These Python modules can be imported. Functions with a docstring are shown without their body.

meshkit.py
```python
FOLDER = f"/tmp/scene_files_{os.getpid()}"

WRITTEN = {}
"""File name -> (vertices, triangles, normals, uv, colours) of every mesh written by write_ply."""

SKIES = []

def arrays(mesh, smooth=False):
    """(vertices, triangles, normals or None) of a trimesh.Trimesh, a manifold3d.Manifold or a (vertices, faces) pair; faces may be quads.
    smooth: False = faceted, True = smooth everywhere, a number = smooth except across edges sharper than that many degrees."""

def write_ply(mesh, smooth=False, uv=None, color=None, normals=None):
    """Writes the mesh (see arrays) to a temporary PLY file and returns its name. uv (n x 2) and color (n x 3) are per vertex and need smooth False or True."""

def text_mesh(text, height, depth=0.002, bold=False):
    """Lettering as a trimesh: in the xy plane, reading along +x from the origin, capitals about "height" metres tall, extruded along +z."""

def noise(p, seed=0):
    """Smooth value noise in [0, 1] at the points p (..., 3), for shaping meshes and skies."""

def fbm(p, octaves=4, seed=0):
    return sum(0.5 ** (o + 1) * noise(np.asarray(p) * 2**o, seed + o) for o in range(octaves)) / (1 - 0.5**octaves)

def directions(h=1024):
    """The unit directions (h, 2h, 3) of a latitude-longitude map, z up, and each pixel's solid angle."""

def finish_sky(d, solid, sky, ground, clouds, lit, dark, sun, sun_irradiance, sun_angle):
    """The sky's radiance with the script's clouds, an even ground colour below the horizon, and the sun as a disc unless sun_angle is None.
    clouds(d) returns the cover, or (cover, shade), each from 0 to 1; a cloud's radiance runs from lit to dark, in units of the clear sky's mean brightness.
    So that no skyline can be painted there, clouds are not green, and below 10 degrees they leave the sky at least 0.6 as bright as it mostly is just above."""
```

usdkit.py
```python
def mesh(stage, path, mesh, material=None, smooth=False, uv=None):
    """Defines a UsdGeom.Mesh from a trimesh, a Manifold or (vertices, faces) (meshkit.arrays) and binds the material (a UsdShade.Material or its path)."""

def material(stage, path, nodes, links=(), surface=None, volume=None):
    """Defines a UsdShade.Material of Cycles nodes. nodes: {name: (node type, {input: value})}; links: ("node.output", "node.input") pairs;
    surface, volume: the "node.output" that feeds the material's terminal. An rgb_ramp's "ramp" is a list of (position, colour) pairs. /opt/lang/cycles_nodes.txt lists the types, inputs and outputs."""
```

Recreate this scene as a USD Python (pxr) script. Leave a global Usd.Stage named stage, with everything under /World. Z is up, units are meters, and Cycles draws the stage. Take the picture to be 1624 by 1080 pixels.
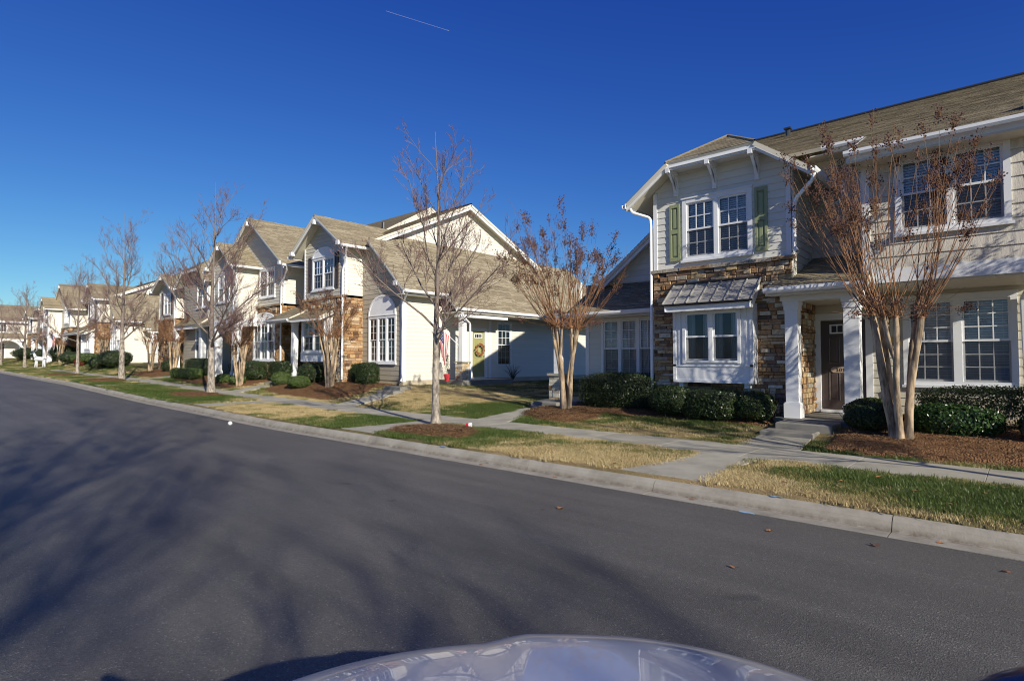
import math, random
import numpy as np
import usdkit, meshkit
import mapbox_earcut as earcut
from shapely.geometry import Polygon, box as sbox, Point, LineString
from shapely.ops import unary_union
from shapely import affinity
from pxr import Usd, UsdGeom, UsdLux, UsdShade, Gf, Sdf, Vt

stage = Usd.Stage.CreateInMemory()
UsdGeom.SetStageUpAxis(stage, 'Z'); UsdGeom.SetStageMetersPerUnit(stage, 1.0)
UsdGeom.Xform.Define(stage, '/World'); UsdGeom.Scope.Define(stage, '/World/Looks')

# ------------------------------------------------------------------ camera, sky, sun, exposure
FPX, HOR = 905.0, 31.0
EXPOSURE = 0.35
SKY_STRENGTH, SUN_INT = 0.052, 1.25
SUN_EL, SUN_AZ = math.radians(24.5), math.radians(18.0)   # AZ: angle from +x towards -y
fh = np.array([-.6680, .7442, 0]); fh /= np.linalg.norm(fh)
RIGHT = np.array([fh[1], -fh[0], 0]); TH = math.atan(HOR / FPX)
FWD = math.cos(TH) * fh + np.array([0, 0, math.sin(TH)]); UP = np.cross(RIGHT, FWD)
CAM = np.array([0, 0, 1.7])
cam = UsdGeom.Camera.Define(stage, '/World/camera')
cam.CreateHorizontalApertureAttr(36.0); cam.CreateFocalLengthAttr(36.0 * FPX / 1624.0)
cam.CreateFStopAttr(0.0); cam.CreateClippingRangeAttr((0.05, 100000.0)); cam.CreateExposureAttr(EXPOSURE)
mat4 = Gf.Matrix4d(*RIGHT, 0, *UP, 0, *(-FWD), 0, *CAM, 1)
cam.AddTransformOp().Set(mat4)
SUN = np.array([math.cos(SUN_EL) * math.cos(SUN_AZ), -math.cos(SUN_EL) * math.sin(SUN_AZ), math.sin(SUN_EL)])
dome = UsdLux.DomeLight.Define(stage, '/World/sky')
skym = usdkit.material(stage, '/World/Looks/sky', {
    's': ('sky_texture', {'sky_type': 'single_scattering', 'sun_disc': False, 'sun_elevation': SUN_EL, 'sun_rotation': math.atan2(SUN[0], SUN[1]),
                          'air_density': 1.0, 'aerosol_density': 0.2, 'ozone_density': 2.2, 'altitude': 200.0}),
    'sep': ('separate_color', {}), 'com': ('combine_color', {}),
    'pr': ('math', {'math_type': 'power', 'value2': 1.6}), 'pg': ('math', {'math_type': 'power', 'value2': 1.4}), 'pb': ('math', {'math_type': 'power', 'value2': 0.8}),
    'mr': ('math', {'math_type': 'multiply', 'value2': 0.245}), 'mg': ('math', {'math_type': 'multiply', 'value2': 0.50}), 'mb': ('math', {'math_type': 'multiply', 'value2': 2.2}),
    'b': ('background_shader', {'strength': SKY_STRENGTH})},
    [('s.color', 'sep.color'), ('sep.r', 'pr.value1'), ('sep.g', 'pg.value1'), ('sep.b', 'pb.value1'), ('pr.value', 'mr.value1'), ('pg.value', 'mg.value1'), ('pb.value', 'mb.value1'), ('mr.value', 'com.r'), ('mg.value', 'com.g'), ('mb.value', 'com.b'), ('com.color', 'b.color')], surface='b.background')
UsdShade.MaterialBindingAPI.Apply(dome.GetPrim()).Bind(skym)
dome.GetPrim().SetCustomDataByKey('kind', 'structure')
sun = UsdLux.DistantLight.Define(stage, '/World/sun')
sun.CreateIntensityAttr(SUN_INT); sun.CreateAngleAttr(0.53); sun.CreateColorAttr(Gf.Vec3f(1.0, 0.93, 0.80)); sun.CreateNormalizeAttr(True)
zz = SUN; xx = np.cross([0, 0, 1], zz); xx /= np.linalg.norm(xx); yy = np.cross(zz, xx)
sun.AddTransformOp().Set(Gf.Matrix4d(*xx, 0, *yy, 0, *zz, 0, 0, 0, 0, 1))

# ------------------------------------------------------------------ helpers: prims
_count, LOC = {}, {'/World': np.zeros(3)}
def _path(name, parent):
    k = (parent, name); c = _count.get(k, 0); _count[k] = c + 1
    return f'{parent}/{name}' if c == 0 else f'{parent}/{name}_{c:03d}'
def tag(p, label=None, cat=None, group=None, kind=None):
    p = p.GetPrim() if hasattr(p, 'GetPrim') else stage.GetPrimAtPath(p)
    for k, v in (('label', label), ('category', cat), ('group', group), ('kind', kind)):
        if v: p.SetCustomDataByKey(k, v)
def thing(name, loc=(0, 0, 0), label=None, cat=None, group=None, kind=None, parent='/World'):
    path = _path(name, parent)
    x = UsdGeom.Xform.Define(stage, path); x.AddTranslateOp().Set(Gf.Vec3d(*map(float, loc)))
    LOC[path] = np.array(loc, float); tag(x, label, cat, group, kind)
    return path
def copy_thing(src, loc, rotz=0, scale=1, label=None, cat=None, group=None):
    name = src.split('/')[-1]
    import re
    name = re.sub(r'_\d{3}$', '', name)
    path = _path(name, '/World')
    x = UsdGeom.Xform.Define(stage, path)
    x.GetPrim().GetReferences().AddInternalReference(src)
    x.GetPrim().SetInstanceable(True)
    x.ClearXformOpOrder()
    x.AddTranslateOp().Set(Gf.Vec3d(*map(float, loc)))
    x.AddRotateZOp().Set(float(rotz)); x.AddScaleOp().Set(Gf.Vec3f(scale, scale, scale))
    tag(x, label, cat, group)
    return path
def rootloc(parent):
    p = parent
    while p not in LOC: p = p.rsplit('/', 1)[0]
    return LOC[p]
class MB:
    """collects shapes into one mesh (world coordinates)"""
    def __init__(s): s.v, s.f, s.n, s.k = [], [], 0, 0
    def add(s, v, f):
        v = np.asarray(v, float); s.v.append(v); s.f.extend([tuple(int(i) + s.n for i in q) for q in f]); s.n += len(v); s.k += 1; return s
    def addarr(s, v, f):
        s.v.append(np.asarray(v, float)); s.f.append((np.asarray(f) + s.n)); s.n += len(v); return s
    def box(s, x0, x1, y0, y1, z0, z1):
        v = [(x, y, z) for z in (z0, z1) for y in (y0, y1) for x in (x0, x1)]
        return s.add(v, BOXF)
    def build(s, name, mat, parent='/World', smooth=False, label=None, cat=None, group=None, kind=None, primvar=None):
        if primvar is None and s.k == len(s.v) and s.k > 3:
            primvar = ('rnd', np.repeat(np.random.default_rng(s.n).random(s.k), [len(x) for x in s.v]))
        return emit(name, s.v, s.f, mat, parent, smooth, label, cat, group, kind, primvar)
BOXF = [(0, 2, 3, 1), (4, 5, 7, 6), (0, 1, 5, 4), (2, 6, 7, 3), (0, 4, 6, 2), (1, 3, 7, 5)]
def emit(name, vs, fs, mat, parent='/World', smooth=False, label=None, cat=None, group=None, kind=None, primvar=None):
    if not len(vs): return None
    path = _path(name, parent)
    v = np.vstack(vs) if isinstance(vs, list) and np.ndim(vs[0]) == 2 else np.asarray(vs, float)
    v = v - rootloc(parent)
    m = UsdGeom.Mesh.Define(stage, path)
    counts, idx = [], []
    for q in fs:
        if isinstance(q, np.ndarray) and q.ndim == 2:
            counts.append(np.full(len(q), q.shape[1], np.int32)); idx.append(q.astype(np.int32).ravel())
        else:
            counts.append(np.array([len(q)], np.int32)); idx.append(np.array(q, np.int32))
    counts, idx = np.concatenate(counts), np.concatenate(idx)
    m.CreatePointsAttr(Vt.Vec3fArray.FromNumpy(v.astype(np.float32)))
    m.CreateFaceVertexCountsAttr(Vt.IntArray.FromNumpy(counts)); m.CreateFaceVertexIndicesAttr(Vt.IntArray.FromNumpy(idx))
    m.CreateSubdivisionSchemeAttr('none')
    if smooth:
        nn = np.zeros_like(v); st = np.cumsum(counts) - counts
        a, b, c = v[idx[st]], v[idx[st + 1]], v[idx[st + 2]]
        fn = np.cross(b - a, c - a)
        fi = np.repeat(np.arange(len(counts)), counts)
        np.add.at(nn, idx, fn[fi])
        L = np.linalg.norm(nn, axis=1, keepdims=True)
        nn = np.where(L > 1e-20, nn / np.maximum(L, 1e-20), [0, 0, 1.])
        m.CreateNormalsAttr(Vt.Vec3fArray.FromNumpy(nn.astype(np.float32))); m.SetNormalsInterpolation('vertex')
    if primvar is not None:
        UsdGeom.PrimvarsAPI(m).CreatePrimvar(primvar[0], Sdf.ValueTypeNames.FloatArray, 'vertex').Set(Vt.FloatArray.FromNumpy(np.asarray(primvar[1], np.float32)))
    if mat: UsdShade.MaterialBindingAPI.Apply(m.GetPrim()).Bind(M[mat])
    tag(m, label, cat, group, kind)
    return path

class Frame:
    """plane with axes a (along), b (up), n (out)"""
    def __init__(s, O, a, b=None, n=None):
        s.O = np.array(O, float); s.a = np.array(a, float); s.b = np.array([0, 0, 1.] if b is None else b, float)
        s.n = np.cross(s.a, s.b) if n is None else np.array(n, float)
    def p(s, S, T, N=0.0):
        S, T, N = np.broadcast_arrays(np.asarray(S, float), np.asarray(T, float), np.asarray(N, float))
        return s.O + S[..., None] * s.a + T[..., None] * s.b + N[..., None] * s.n
def front(y): return Frame((0, y, 0), (1, 0, 0), n=(0, -1, 0))
def endp(x): return Frame((x, 0, 0), (0, 1, 0), n=(1, 0, 0))     # faces +x, s = y
def endm(x): return Frame((x, 0, 0), (0, 1, 0), n=(-1, 0, 0))    # faces -x, s = y
def fbox(mb, F, s0, s1, t0, t1, n0, n1):
    v = F.p(*np.array([(s, t, n) for n in (n0, n1) for t in (t0, t1) for s in (s0, s1)], float).T)
    if np.dot(np.cross(F.a, F.b), F.n) < 0: return mb.add(v, [q[::-1] for q in BOXF])
    return mb.add(v, BOXF)
def rings(poly):
    ext = np.array(poly.exterior.coords)[:-1]; hs = [np.array(r.coords)[:-1] for r in poly.interiors]
    if not poly.exterior.is_ccw: ext = ext[::-1]
    return [ext] + [h[::-1] if r.is_ccw else h for h, r in zip(hs, poly.interiors)]
def fpoly(mb, F, poly, n0, n1f):
    """extrude a polygon of the plane from offset n0 to n1f (number, or function of (s,t))"""
    rs = rings(poly); pts = np.vstack(rs); k = len(pts)
    if len(rs) == 1 and k == 4: tri = [(0, 1, 2, 3)]
    else: tri = [tuple(t) for t in earcut.triangulate_float64(pts, np.cumsum([len(r) for r in rs]).astype(np.uint32)).reshape(-1, 3)]
    n1 = n1f(pts[:, 0], pts[:, 1]) if callable(n1f) else np.full(k, n1f)
    v = np.vstack([F.p(pts[:, 0], pts[:, 1], np.full(k, n0)), F.p(pts[:, 0], pts[:, 1], n1)])
    fs = [tuple(i + k for i in t) for t in tri] + [tuple(t[::-1]) for t in tri]
    o = 0
    for r in rs:
        L = len(r); fs += [(o + i, o + (i + 1) % L, o + (i + 1) % L + k, o + i + k) for i in range(L)]; o += L
    if np.dot(np.cross(F.a, F.b), F.n) < 0: fs = [q[::-1] for q in fs]
    return mb.add(v, fs)
def polys(g):
    if g.is_empty: return []
    if g.geom_type == 'Polygon': return [g] if g.area > 1e-4 else []
    return [q for h in getattr(g, 'geoms', []) for q in polys(h)]
def tube_arr(path, radii, sides=6, cap=True):
    p = np.asarray(path, float); k = len(p)
    t = np.gradient(p, axis=0); t /= np.linalg.norm(t, axis=1, keepdims=True) + 1e-12
    ref = np.array([0, 0, 1.]) if abs(t[0][2]) < .8 else np.array([1., 0, 0])
    a = np.cross(t, ref); a /= np.linalg.norm(a, axis=1, keepdims=True) + 1e-12
    b = np.cross(t, a); ang = np.arange(sides) * 2 * np.pi / sides
    r = np.broadcast_to(np.asarray(radii, float), (k,))
    v = p[:, None] + r[:, None, None] * (np.cos(ang)[None, :, None] * a[:, None] + np.sin(ang)[None, :, None] * b[:, None])
    i, j = np.meshgrid(np.arange(k - 1), np.arange(sides), indexing='ij')
    q = np.stack([i * sides + j, (i + 1) * sides + j, (i + 1) * sides + (j + 1) % sides, i * sides + (j + 1) % sides], -1).reshape(-1, 4)
    return v.reshape(-1, 3), q
def tube(mb, path, radii, sides=6): return mb.addarr(*tube_arr(path, radii, sides))
def boards3(mb, p, q, h, th, out, down=(0, 0, -1)):
    """a board below the edge p-q, hanging h along down, thickness th along out"""
    p, q, out, down = map(lambda x: np.array(x, float), (p, q, out, down))
    c = [p, q, q + h * down, p + h * down]
    v = c + [x + th * out for x in c]
    f = [(3, 2, 1, 0), (4, 5, 6, 7), (0, 1, 5, 4), (1, 2, 6, 5), (2, 3, 7, 6), (3, 0, 4, 7)]
    return mb.add(v, f)
GUT = np.array([(0, .02), (0, -.1), (.075, -.1), (.1, -.055), (.1, 0), (.085, 0), (.085, -.05), (.07, -.085), (.012, -.085), (.012, .02)])
def gutter(mb, p, q, out):
    p, q, out = map(lambda x: np.array(x, float), (p, q, out)); k = len(GUT)
    v = [e + g[0] * out + np.array([0, 0, g[1]]) for e in (p, q) for g in GUT]
    f = [(i, (i + 1) % k, (i + 1) % k + k, i + k) for i in range(k)]
    t = earcut.triangulate_float64(GUT, np.array([k], np.uint32)).reshape(-1, 3)
    f += [tuple(x) for x in t] + [tuple(x + k)[::-1] for x in t]
    return mb.add(v, f)
def path_round(pts, n=4, r=.06):
    """polyline with rounded corners"""
    pts = [np.array(p, float) for p in pts]; out = [pts[0]]
    for a, b, c in zip(pts, pts[1:], pts[2:]):
        u, w = a - b, c - b; lu, lw = np.linalg.norm(u), np.linalg.norm(w); d = min(r, .45 * lu, .45 * lw)
        p0, p1 = b + u / lu * d, b + w / lw * d
        for i in range(n + 1):
            t = i / n; out.append((1 - t) ** 2 * p0 + 2 * t * (1 - t) * b + t * t * p1)
    return np.array(out + [pts[-1]])
def icos(mb, c, r, seed=0):
    s = np.array([(1, 0, 0), (-1, 0, 0), (0, 1, 0), (0, -1, 0), (0, 0, 1), (0, 0, -1)], float) * r + np.array(c)
    return mb.add(s, [(0, 2, 4), (2, 1, 4), (1, 3, 4), (3, 0, 4), (2, 0, 5), (1, 2, 5), (3, 1, 5), (0, 3, 5)])

# ------------------------------------------------------------------ materials
M = {}
def mk(name, nodes, links, surface='p.BSDF'):
    M[name] = usdkit.material(stage, '/World/Looks/' + name, nodes, links, surface=surface)
def plain(name, col, rough=.5, var=.12, scale=3.0, bump=0.0, bscale=60., metallic=0., island=0., spec=.5, stretch=(1, 1, 1), coat=0., tight=0):
    """base colour with low-frequency dirt, optional grain bump and variation between pieces"""
    c = np.array(col)
    nodes = {'g': ('geometry', {}), 'm': ('mapping', {'scale': stretch}), 'n': ('noise_texture', {'scale': scale, 'detail': 6.0, 'roughness': .6}),
             'r': ('rgb_ramp', {'ramp': [(.25 + .14 * tight, c * (1 - var)), (.5, c), (.8 - .19 * tight, np.minimum(c * (1 + var), .95))]}),
             'o': ('object_info', {}), 'at': ('attribute', {'attribute': 'rnd'}), 'ad': ('math', {'math_type': 'add'}), 'fr': ('math', {'math_type': 'fraction'}),
             'mr': ('map_range', {'from_min': 0., 'from_max': 1., 'to_min': 1 - island, 'to_max': 1 + island}),
             'hv': ('hsv', {'hue': .5, 'saturation': 1., 'value': 1., 'fac': 1.}),
             'p': ('principled_bsdf', {'roughness': rough, 'metallic': metallic, 'specular_ior_level': spec, 'coat_weight': coat})}
    links = [('g.position', 'm.vector'), ('m.vector', 'n.vector'), ('n.fac', 'r.fac'), ('r.color', 'hv.color'), ('o.random', 'ad.value1'), ('at.fac', 'ad.value2'),
             ('ad.value', 'fr.value1'), ('fr.value', 'mr.value'), ('mr.result', 'hv.value'), ('hv.color', 'p.base_color')]
    if bump:
        nodes['n2'] = ('noise_texture', {'scale': bscale, 'detail': 4.0, 'roughness': .6}); nodes['b'] = ('bump', {'strength': bump, 'distance': .01})
        links += [('m.vector', 'n2.vector'), ('n2.fac', 'b.height'), ('b.normal', 'p.normal')]
    mk(name, nodes, links)
plain('white_trim', (.74, .75, .76), .45, .06, 1.5)
plain('cream_siding', (.66, .65, .58), .5, .05, 1.2, bump=.15, bscale=40, island=.03, stretch=(.3, .3, 1))
plain('beige_siding', (.56, .52, .42), .55, .05, 1.2, bump=.15, bscale=40, island=.03, stretch=(.3, .3, 1))
plain('tan_shake', (.57, .53, .455), .7, .14, 6., bump=.5, bscale=30, island=.05, stretch=(4, 4, .35))
plain('end_siding', (.66, .63, .545), .5, .04, 1.2, bump=.1, bscale=40, island=.03, stretch=(.3, .3, 1))
plain('taupe_siding', (.36, .325, .26), .6, .07, 2., bump=.2, bscale=40, island=.05, stretch=(1, 1, .4))
plain('grey_siding', (.53, .50, .42), .55, .06, 2., bump=.2, bscale=40, island=.04, stretch=(.3, .3, 1))
plain('wall_backing', (.3, .28, .22), .8, .05)
plain('soffit_board', (.62, .58, .47), .6, .05)
plain('sage_green', (.27, .30, .16), .45, .06, 2.)
plain('dark_brown_paint', (.05, .032, .025), .4, .1, 2.)
plain('door_brown', (.075, .055, .05), .38, .08, 3.)
plain('door_olive', (.30, .29, .12), .4, .08, 3.)
plain('dark_metal', (.03, .03, .032), .4, .1)
plain('awning_metal', (.29, .28, .26), .5, .08, 2.5, metallic=.0, island=.04)
plain('concrete', (.33, .31, .245), .85, .3, 1.9, bump=.25, bscale=90, island=.05)
mk('kerb_concrete', {'g': ('geometry', {}), 'n': ('noise_texture', {'scale': 2.2, 'detail': 7., 'roughness': .7}), 'n2': ('noise_texture', {'scale': 70., 'detail': 4.}), 'n3': ('noise_texture', {'scale': 9., 'detail': 6., 'roughness': .7}), 'a': ('attribute', {'attribute': 'dirt'}),
    'r': ('rgb_ramp', {'ramp': [(.28, (.21, .195, .16)), (.48, (.31, .285, .235)), (.72, (.385, .36, .305))]}), 'm': ('math', {'math_type': 'multiply', 'use_clamp': True}), 'r3': ('rgb_ramp', {'ramp': [(.35, (.05, .05, .05)), (.7, (.85, .85, .85))]}), 'x': ('mix', {'color2': (.085, .058, .035)}),
    'b': ('bump', {'strength': .35, 'distance': .01}), 'p': ('principled_bsdf', {'roughness': .88, 'specular_ior_level': .3})},
   [('g.position', 'n.vector'), ('g.position', 'n2.vector'), ('g.position', 'n3.vector'), ('n.fac', 'r.fac'), ('n3.fac', 'r3.fac'), ('r3.color', 'm.value1'), ('a.fac', 'm.value2'), ('m.value', 'x.fac'), ('r.color', 'x.color1'), ('x.color', 'p.base_color'), ('n2.fac', 'b.height'), ('b.normal', 'p.normal')])
plain('step_concrete', (.20, .19, .165), .85, .2, 3., bump=.25, bscale=90)
plain('joint_dark', (.06, .055, .048), .9, .1)
plain('foundation', (.42, .36, .26), .85, .1, 2., bump=.2)
plain('tree_bark', (.26, .225, .185), .9, .5, 13., bump=1., bscale=38, stretch=(1, 1, .45), tight=1)
plain('branch_bark', (.17, .135, .115), .85, .3, 9.)
plain('twig_bark', (.18, .10, .09), .8, .2, 6.)
plain('crape_bark', (.29, .215, .14), .7, .6, 10., bump=.6, bscale=26, stretch=(1, 1, .25), tight=1)
plain('crape_shoot', (.22, .105, .045), .65, .5, 5.)
plain('seed_head', (.075, .035, .03), .8, .3, 9.)
plain('gold_plaque', (.5, .33, .08), .4, .1, 4., metallic=.3)
plain('tan_plaque', (.48, .36, .26), .6, .1)
plain('black_paint', (.02, .02, .02), .5, .05)
plain('outlet_cream', (.55, .5, .36), .5, .05)
plain('curtain', (.55, .54, .52), .8, .1, 8., stretch=(6, 6, .3))
plain('blind_slat', (.88, .89, .9), .5, .02)
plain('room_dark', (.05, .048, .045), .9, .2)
plain('flag_red', (.5, .03, .04), .7, .1); plain('flag_white', (.75, .74, .72), .7, .05); plain('flag_blue', (.02, .03, .12), .7, .1)
plain('wreath', (.28, .09, .03), .8, .5, 30.)
plain('dead_leaf', (.26, .12, .05), .7, .3, 12., island=.35)
plain('statue_white', (.62, .63, .63), .6, .1)
plain('arch_white', (.72, .70, .66), .6, .1)
plain('litter_red', (.6, .02, .03), .4, .1); plain('litter_white', (.8, .8, .82), .5, .05)
plain('rubber', (.015, .015, .015), .7, .2); plain('navy_paint', (.008, .012, .045), .15, .05)
plain('chalk_blue', (.22, .36, .52), .9, .15, 25.)
plain('red_shrub', (.16, .03, .015), .6, .4, 20.)
plain('plastic_black', (.012, .012, .014), .35, .1)
plain('aircraft', (.8, .8, .8), .4, .02)
# stone: tones vary stone by stone
mk('stone', {'g': ('geometry', {}), 'at': ('attribute', {'attribute': 'rnd'}), 'o': ('object_info', {}), 'ad': ('math', {'math_type': 'add'}), 'fr': ('math', {'math_type': 'fraction'}),
             'r': ('rgb_ramp', {'ramp': [(0, (.09, .055, .035)), (.12, (.30, .17, .08)), (.25, (.48, .33, .18)), (.38, (.36, .21, .10)), (.5, (.52, .42, .29)), (.62, (.24, .12, .06)), (.74, (.43, .27, .12)), (.86, (.54, .45, .34)), (.95, (.17, .10, .07)), (1, (.40, .25, .12))], 'interpolate': True}),
             'n': ('noise_texture', {'scale': 22., 'detail': 6., 'roughness': .65}), 'mx': ('mix', {'mix_type': 'multiply', 'fac': .75}), 'rr': ('rgb_ramp', {'ramp': [(.3, (.55, .5, .45)), (.65, (1.1, 1.05, 1.0))]}),
             'b': ('bump', {'strength': .8, 'distance': .02}), 'p': ('principled_bsdf', {'roughness': .85, 'specular_ior_level': .3})},
   [('o.random', 'ad.value1'), ('at.fac', 'ad.value2'), ('ad.value', 'fr.value1'), ('fr.value', 'r.fac'), ('g.position', 'n.vector'), ('n.fac', 'rr.fac'), ('r.color', 'mx.color1'), ('rr.color', 'mx.color2'),
    ('mx.color', 'p.base_color'), ('n.fac', 'b.height'), ('b.normal', 'p.normal')])
# roof shingles: tabs vary island by island
mk('shingles', {'g': ('geometry', {}), 'at': ('attribute', {'attribute': 'rnd'}), 'n': ('noise_texture', {'scale': 1.1, 'detail': 5., 'roughness': .65}), 'n2': ('noise_texture', {'scale': 38., 'detail': 3.}), 'n3': ('noise_texture', {'scale': 9., 'detail': 3., 'roughness': .7}), 'mp': ('mapping', {'scale': (1., 1., 3.)}),
                'r': ('rgb_ramp', {'ramp': [(.3, (.235, .198, .135)), (.7, (.30, .255, .175))]}), 'r3': ('rgb_ramp', {'ramp': [(.33, (.62, .62, .62)), (.62, (1.12, 1.1, 1.05))]}),
                'mx': ('mix', {'mix_type': 'multiply', 'fac': .8}), 'hv': ('hsv', {'hue': .5, 'saturation': 1., 'value': 1., 'fac': 1.}), 'mr': ('map_range', {'from_min': 0., 'from_max': 1., 'to_min': .82, 'to_max': 1.15}),
                'b': ('bump', {'strength': .6, 'distance': .012}), 'p': ('principled_bsdf', {'roughness': .95, 'specular_ior_level': .2})},
   [('g.position', 'n.vector'), ('g.position', 'n2.vector'), ('g.position', 'mp.vector'), ('mp.vector', 'n3.vector'), ('n.fac', 'r.fac'), ('n3.fac', 'r3.fac'), ('r.color', 'mx.color1'), ('r3.color', 'mx.color2'), ('mx.color', 'hv.color'), ('at.fac', 'mr.value'), ('mr.result', 'hv.value'),
    ('hv.color', 'p.base_color'), ('n2.fac', 'b.height'), ('b.normal', 'p.normal')])
# asphalt
mk('asphalt', {'g': ('geometry', {}), 'n': ('noise_texture', {'scale': .45, 'detail': 5., 'roughness': .6}), 'v': ('voronoi_texture', {'scale': 120.}), 'n2': ('noise_texture', {'scale': 130., 'detail': 3.}), 'mp': ('mapping', {'scale': (.12, 1.6, 1.)}), 'n3': ('noise_texture', {'scale': 1.4, 'detail': 4., 'roughness': .6}),
               'r': ('rgb_ramp', {'ramp': [(.3, (.09, .086, .076)), (.7, (.118, .113, .099))]}), 'sp': ('rgb_ramp', {'ramp': [(0., (.62, .62, .62)), (.5, (.95, .95, .95)), (.85, (1.15, 1.15, 1.15)), (.97, (1.3, 1.3, 1.3)), (.985, (2.3, 2.3, 2.25))]}), 'wn': ('separate_color', {}),
               's3': ('rgb_ramp', {'ramp': [(.3, (.7, .7, .7)), (.7, (1.2, 1.2, 1.2))]}), 'vs': ('voronoi_texture', {'scale': 1.15}), 'vr': ('rgb_ramp', {'ramp': [(.018, (.42, .42, .42)), (.04, (1, 1, 1))]}), 'm4': ('mix', {'mix_type': 'multiply', 'fac': 1.}), 'st': ('noise_texture', {'scale': 2.3, 'detail': 2., 'roughness': .4}), 'sr': ('rgb_ramp', {'ramp': [(.235, (.7, .7, .7)), (.28, (1, 1, 1))]}),
               'm1': ('mix', {'mix_type': 'multiply', 'fac': .85}), 'm2': ('mix', {'mix_type': 'multiply', 'fac': .7}), 'm3': ('mix', {'mix_type': 'multiply', 'fac': 1.}),
               'b': ('bump', {'strength': .7, 'distance': .005}), 'p': ('principled_bsdf', {'roughness': .62, 'specular_ior_level': .5})},
   [('g.position', 'n.vector'), ('g.position', 'v.vector'), ('g.position', 'n2.vector'), ('g.position', 'mp.vector'), ('mp.vector', 'n3.vector'), ('g.position', 'st.vector'), ('n.fac', 'r.fac'), ('v.color', 'wn.color'), ('wn.r', 'sp.fac'), ('n3.fac', 's3.fac'), ('st.fac', 'sr.fac'),
    ('r.color', 'm1.color1'), ('sp.color', 'm1.color2'), ('m1.color', 'm2.color1'), ('s3.color', 'm2.color2'), ('m2.color', 'm3.color1'), ('sr.color', 'm3.color2'), ('m3.color', 'm4.color1'), ('g.position', 'vs.vector'), ('vs.distance', 'vr.fac'), ('vr.color', 'm4.color2'), ('m4.color', 'p.base_color'), ('v.distance', 'b.height'), ('b.normal', 'p.normal')])
# ground under the grass: tone = how dormant
mk('ground', {'g': ('geometry', {}), 'a': ('attribute', {'attribute': 'tone'}), 'n': ('noise_texture', {'scale': 7., 'detail': 6., 'roughness': .7}), 'n2': ('noise_texture', {'scale': 60., 'detail': 4.}),
              'r1': ('rgb_ramp', {'ramp': [(.3, (.030, .042, .012)), (.7, (.062, .082, .022))]}), 'r2': ('rgb_ramp', {'ramp': [(.3, (.24, .17, .085)), (.7, (.42, .32, .17))]}),
              'mx': ('mix', {}), 'b': ('bump', {'strength': 1., 'distance': .03}), 'p': ('principled_bsdf', {'roughness': .95, 'specular_ior_level': .1})},
   [('g.position', 'n.vector'), ('g.position', 'n2.vector'), ('n.fac', 'r1.fac'), ('n.fac', 'r2.fac'), ('a.fac', 'mx.fac'), ('r1.color', 'mx.color1'), ('r2.color', 'mx.color2'), ('mx.color', 'p.base_color'), ('n2.fac', 'b.height'), ('b.normal', 'p.normal')])
mk('mulch', {'g': ('geometry', {}), 'n': ('noise_texture', {'scale': 14., 'detail': 8., 'roughness': .75}), 'v': ('voronoi_texture', {'scale': 38.}), 'r': ('rgb_ramp', {'ramp': [(.3, (.085, .042, .022)), (.5, (.20, .105, .05)), (.72, (.33, .2, .105))]}),
             'b': ('bump', {'strength': 1., 'distance': .04}), 'p': ('principled_bsdf', {'roughness': .95, 'specular_ior_level': .1})},
   [('g.position', 'n.vector'), ('g.position', 'v.vector'), ('n.fac', 'r.fac'), ('r.color', 'p.base_color'), ('v.distance', 'b.height'), ('b.normal', 'p.normal')])
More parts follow.
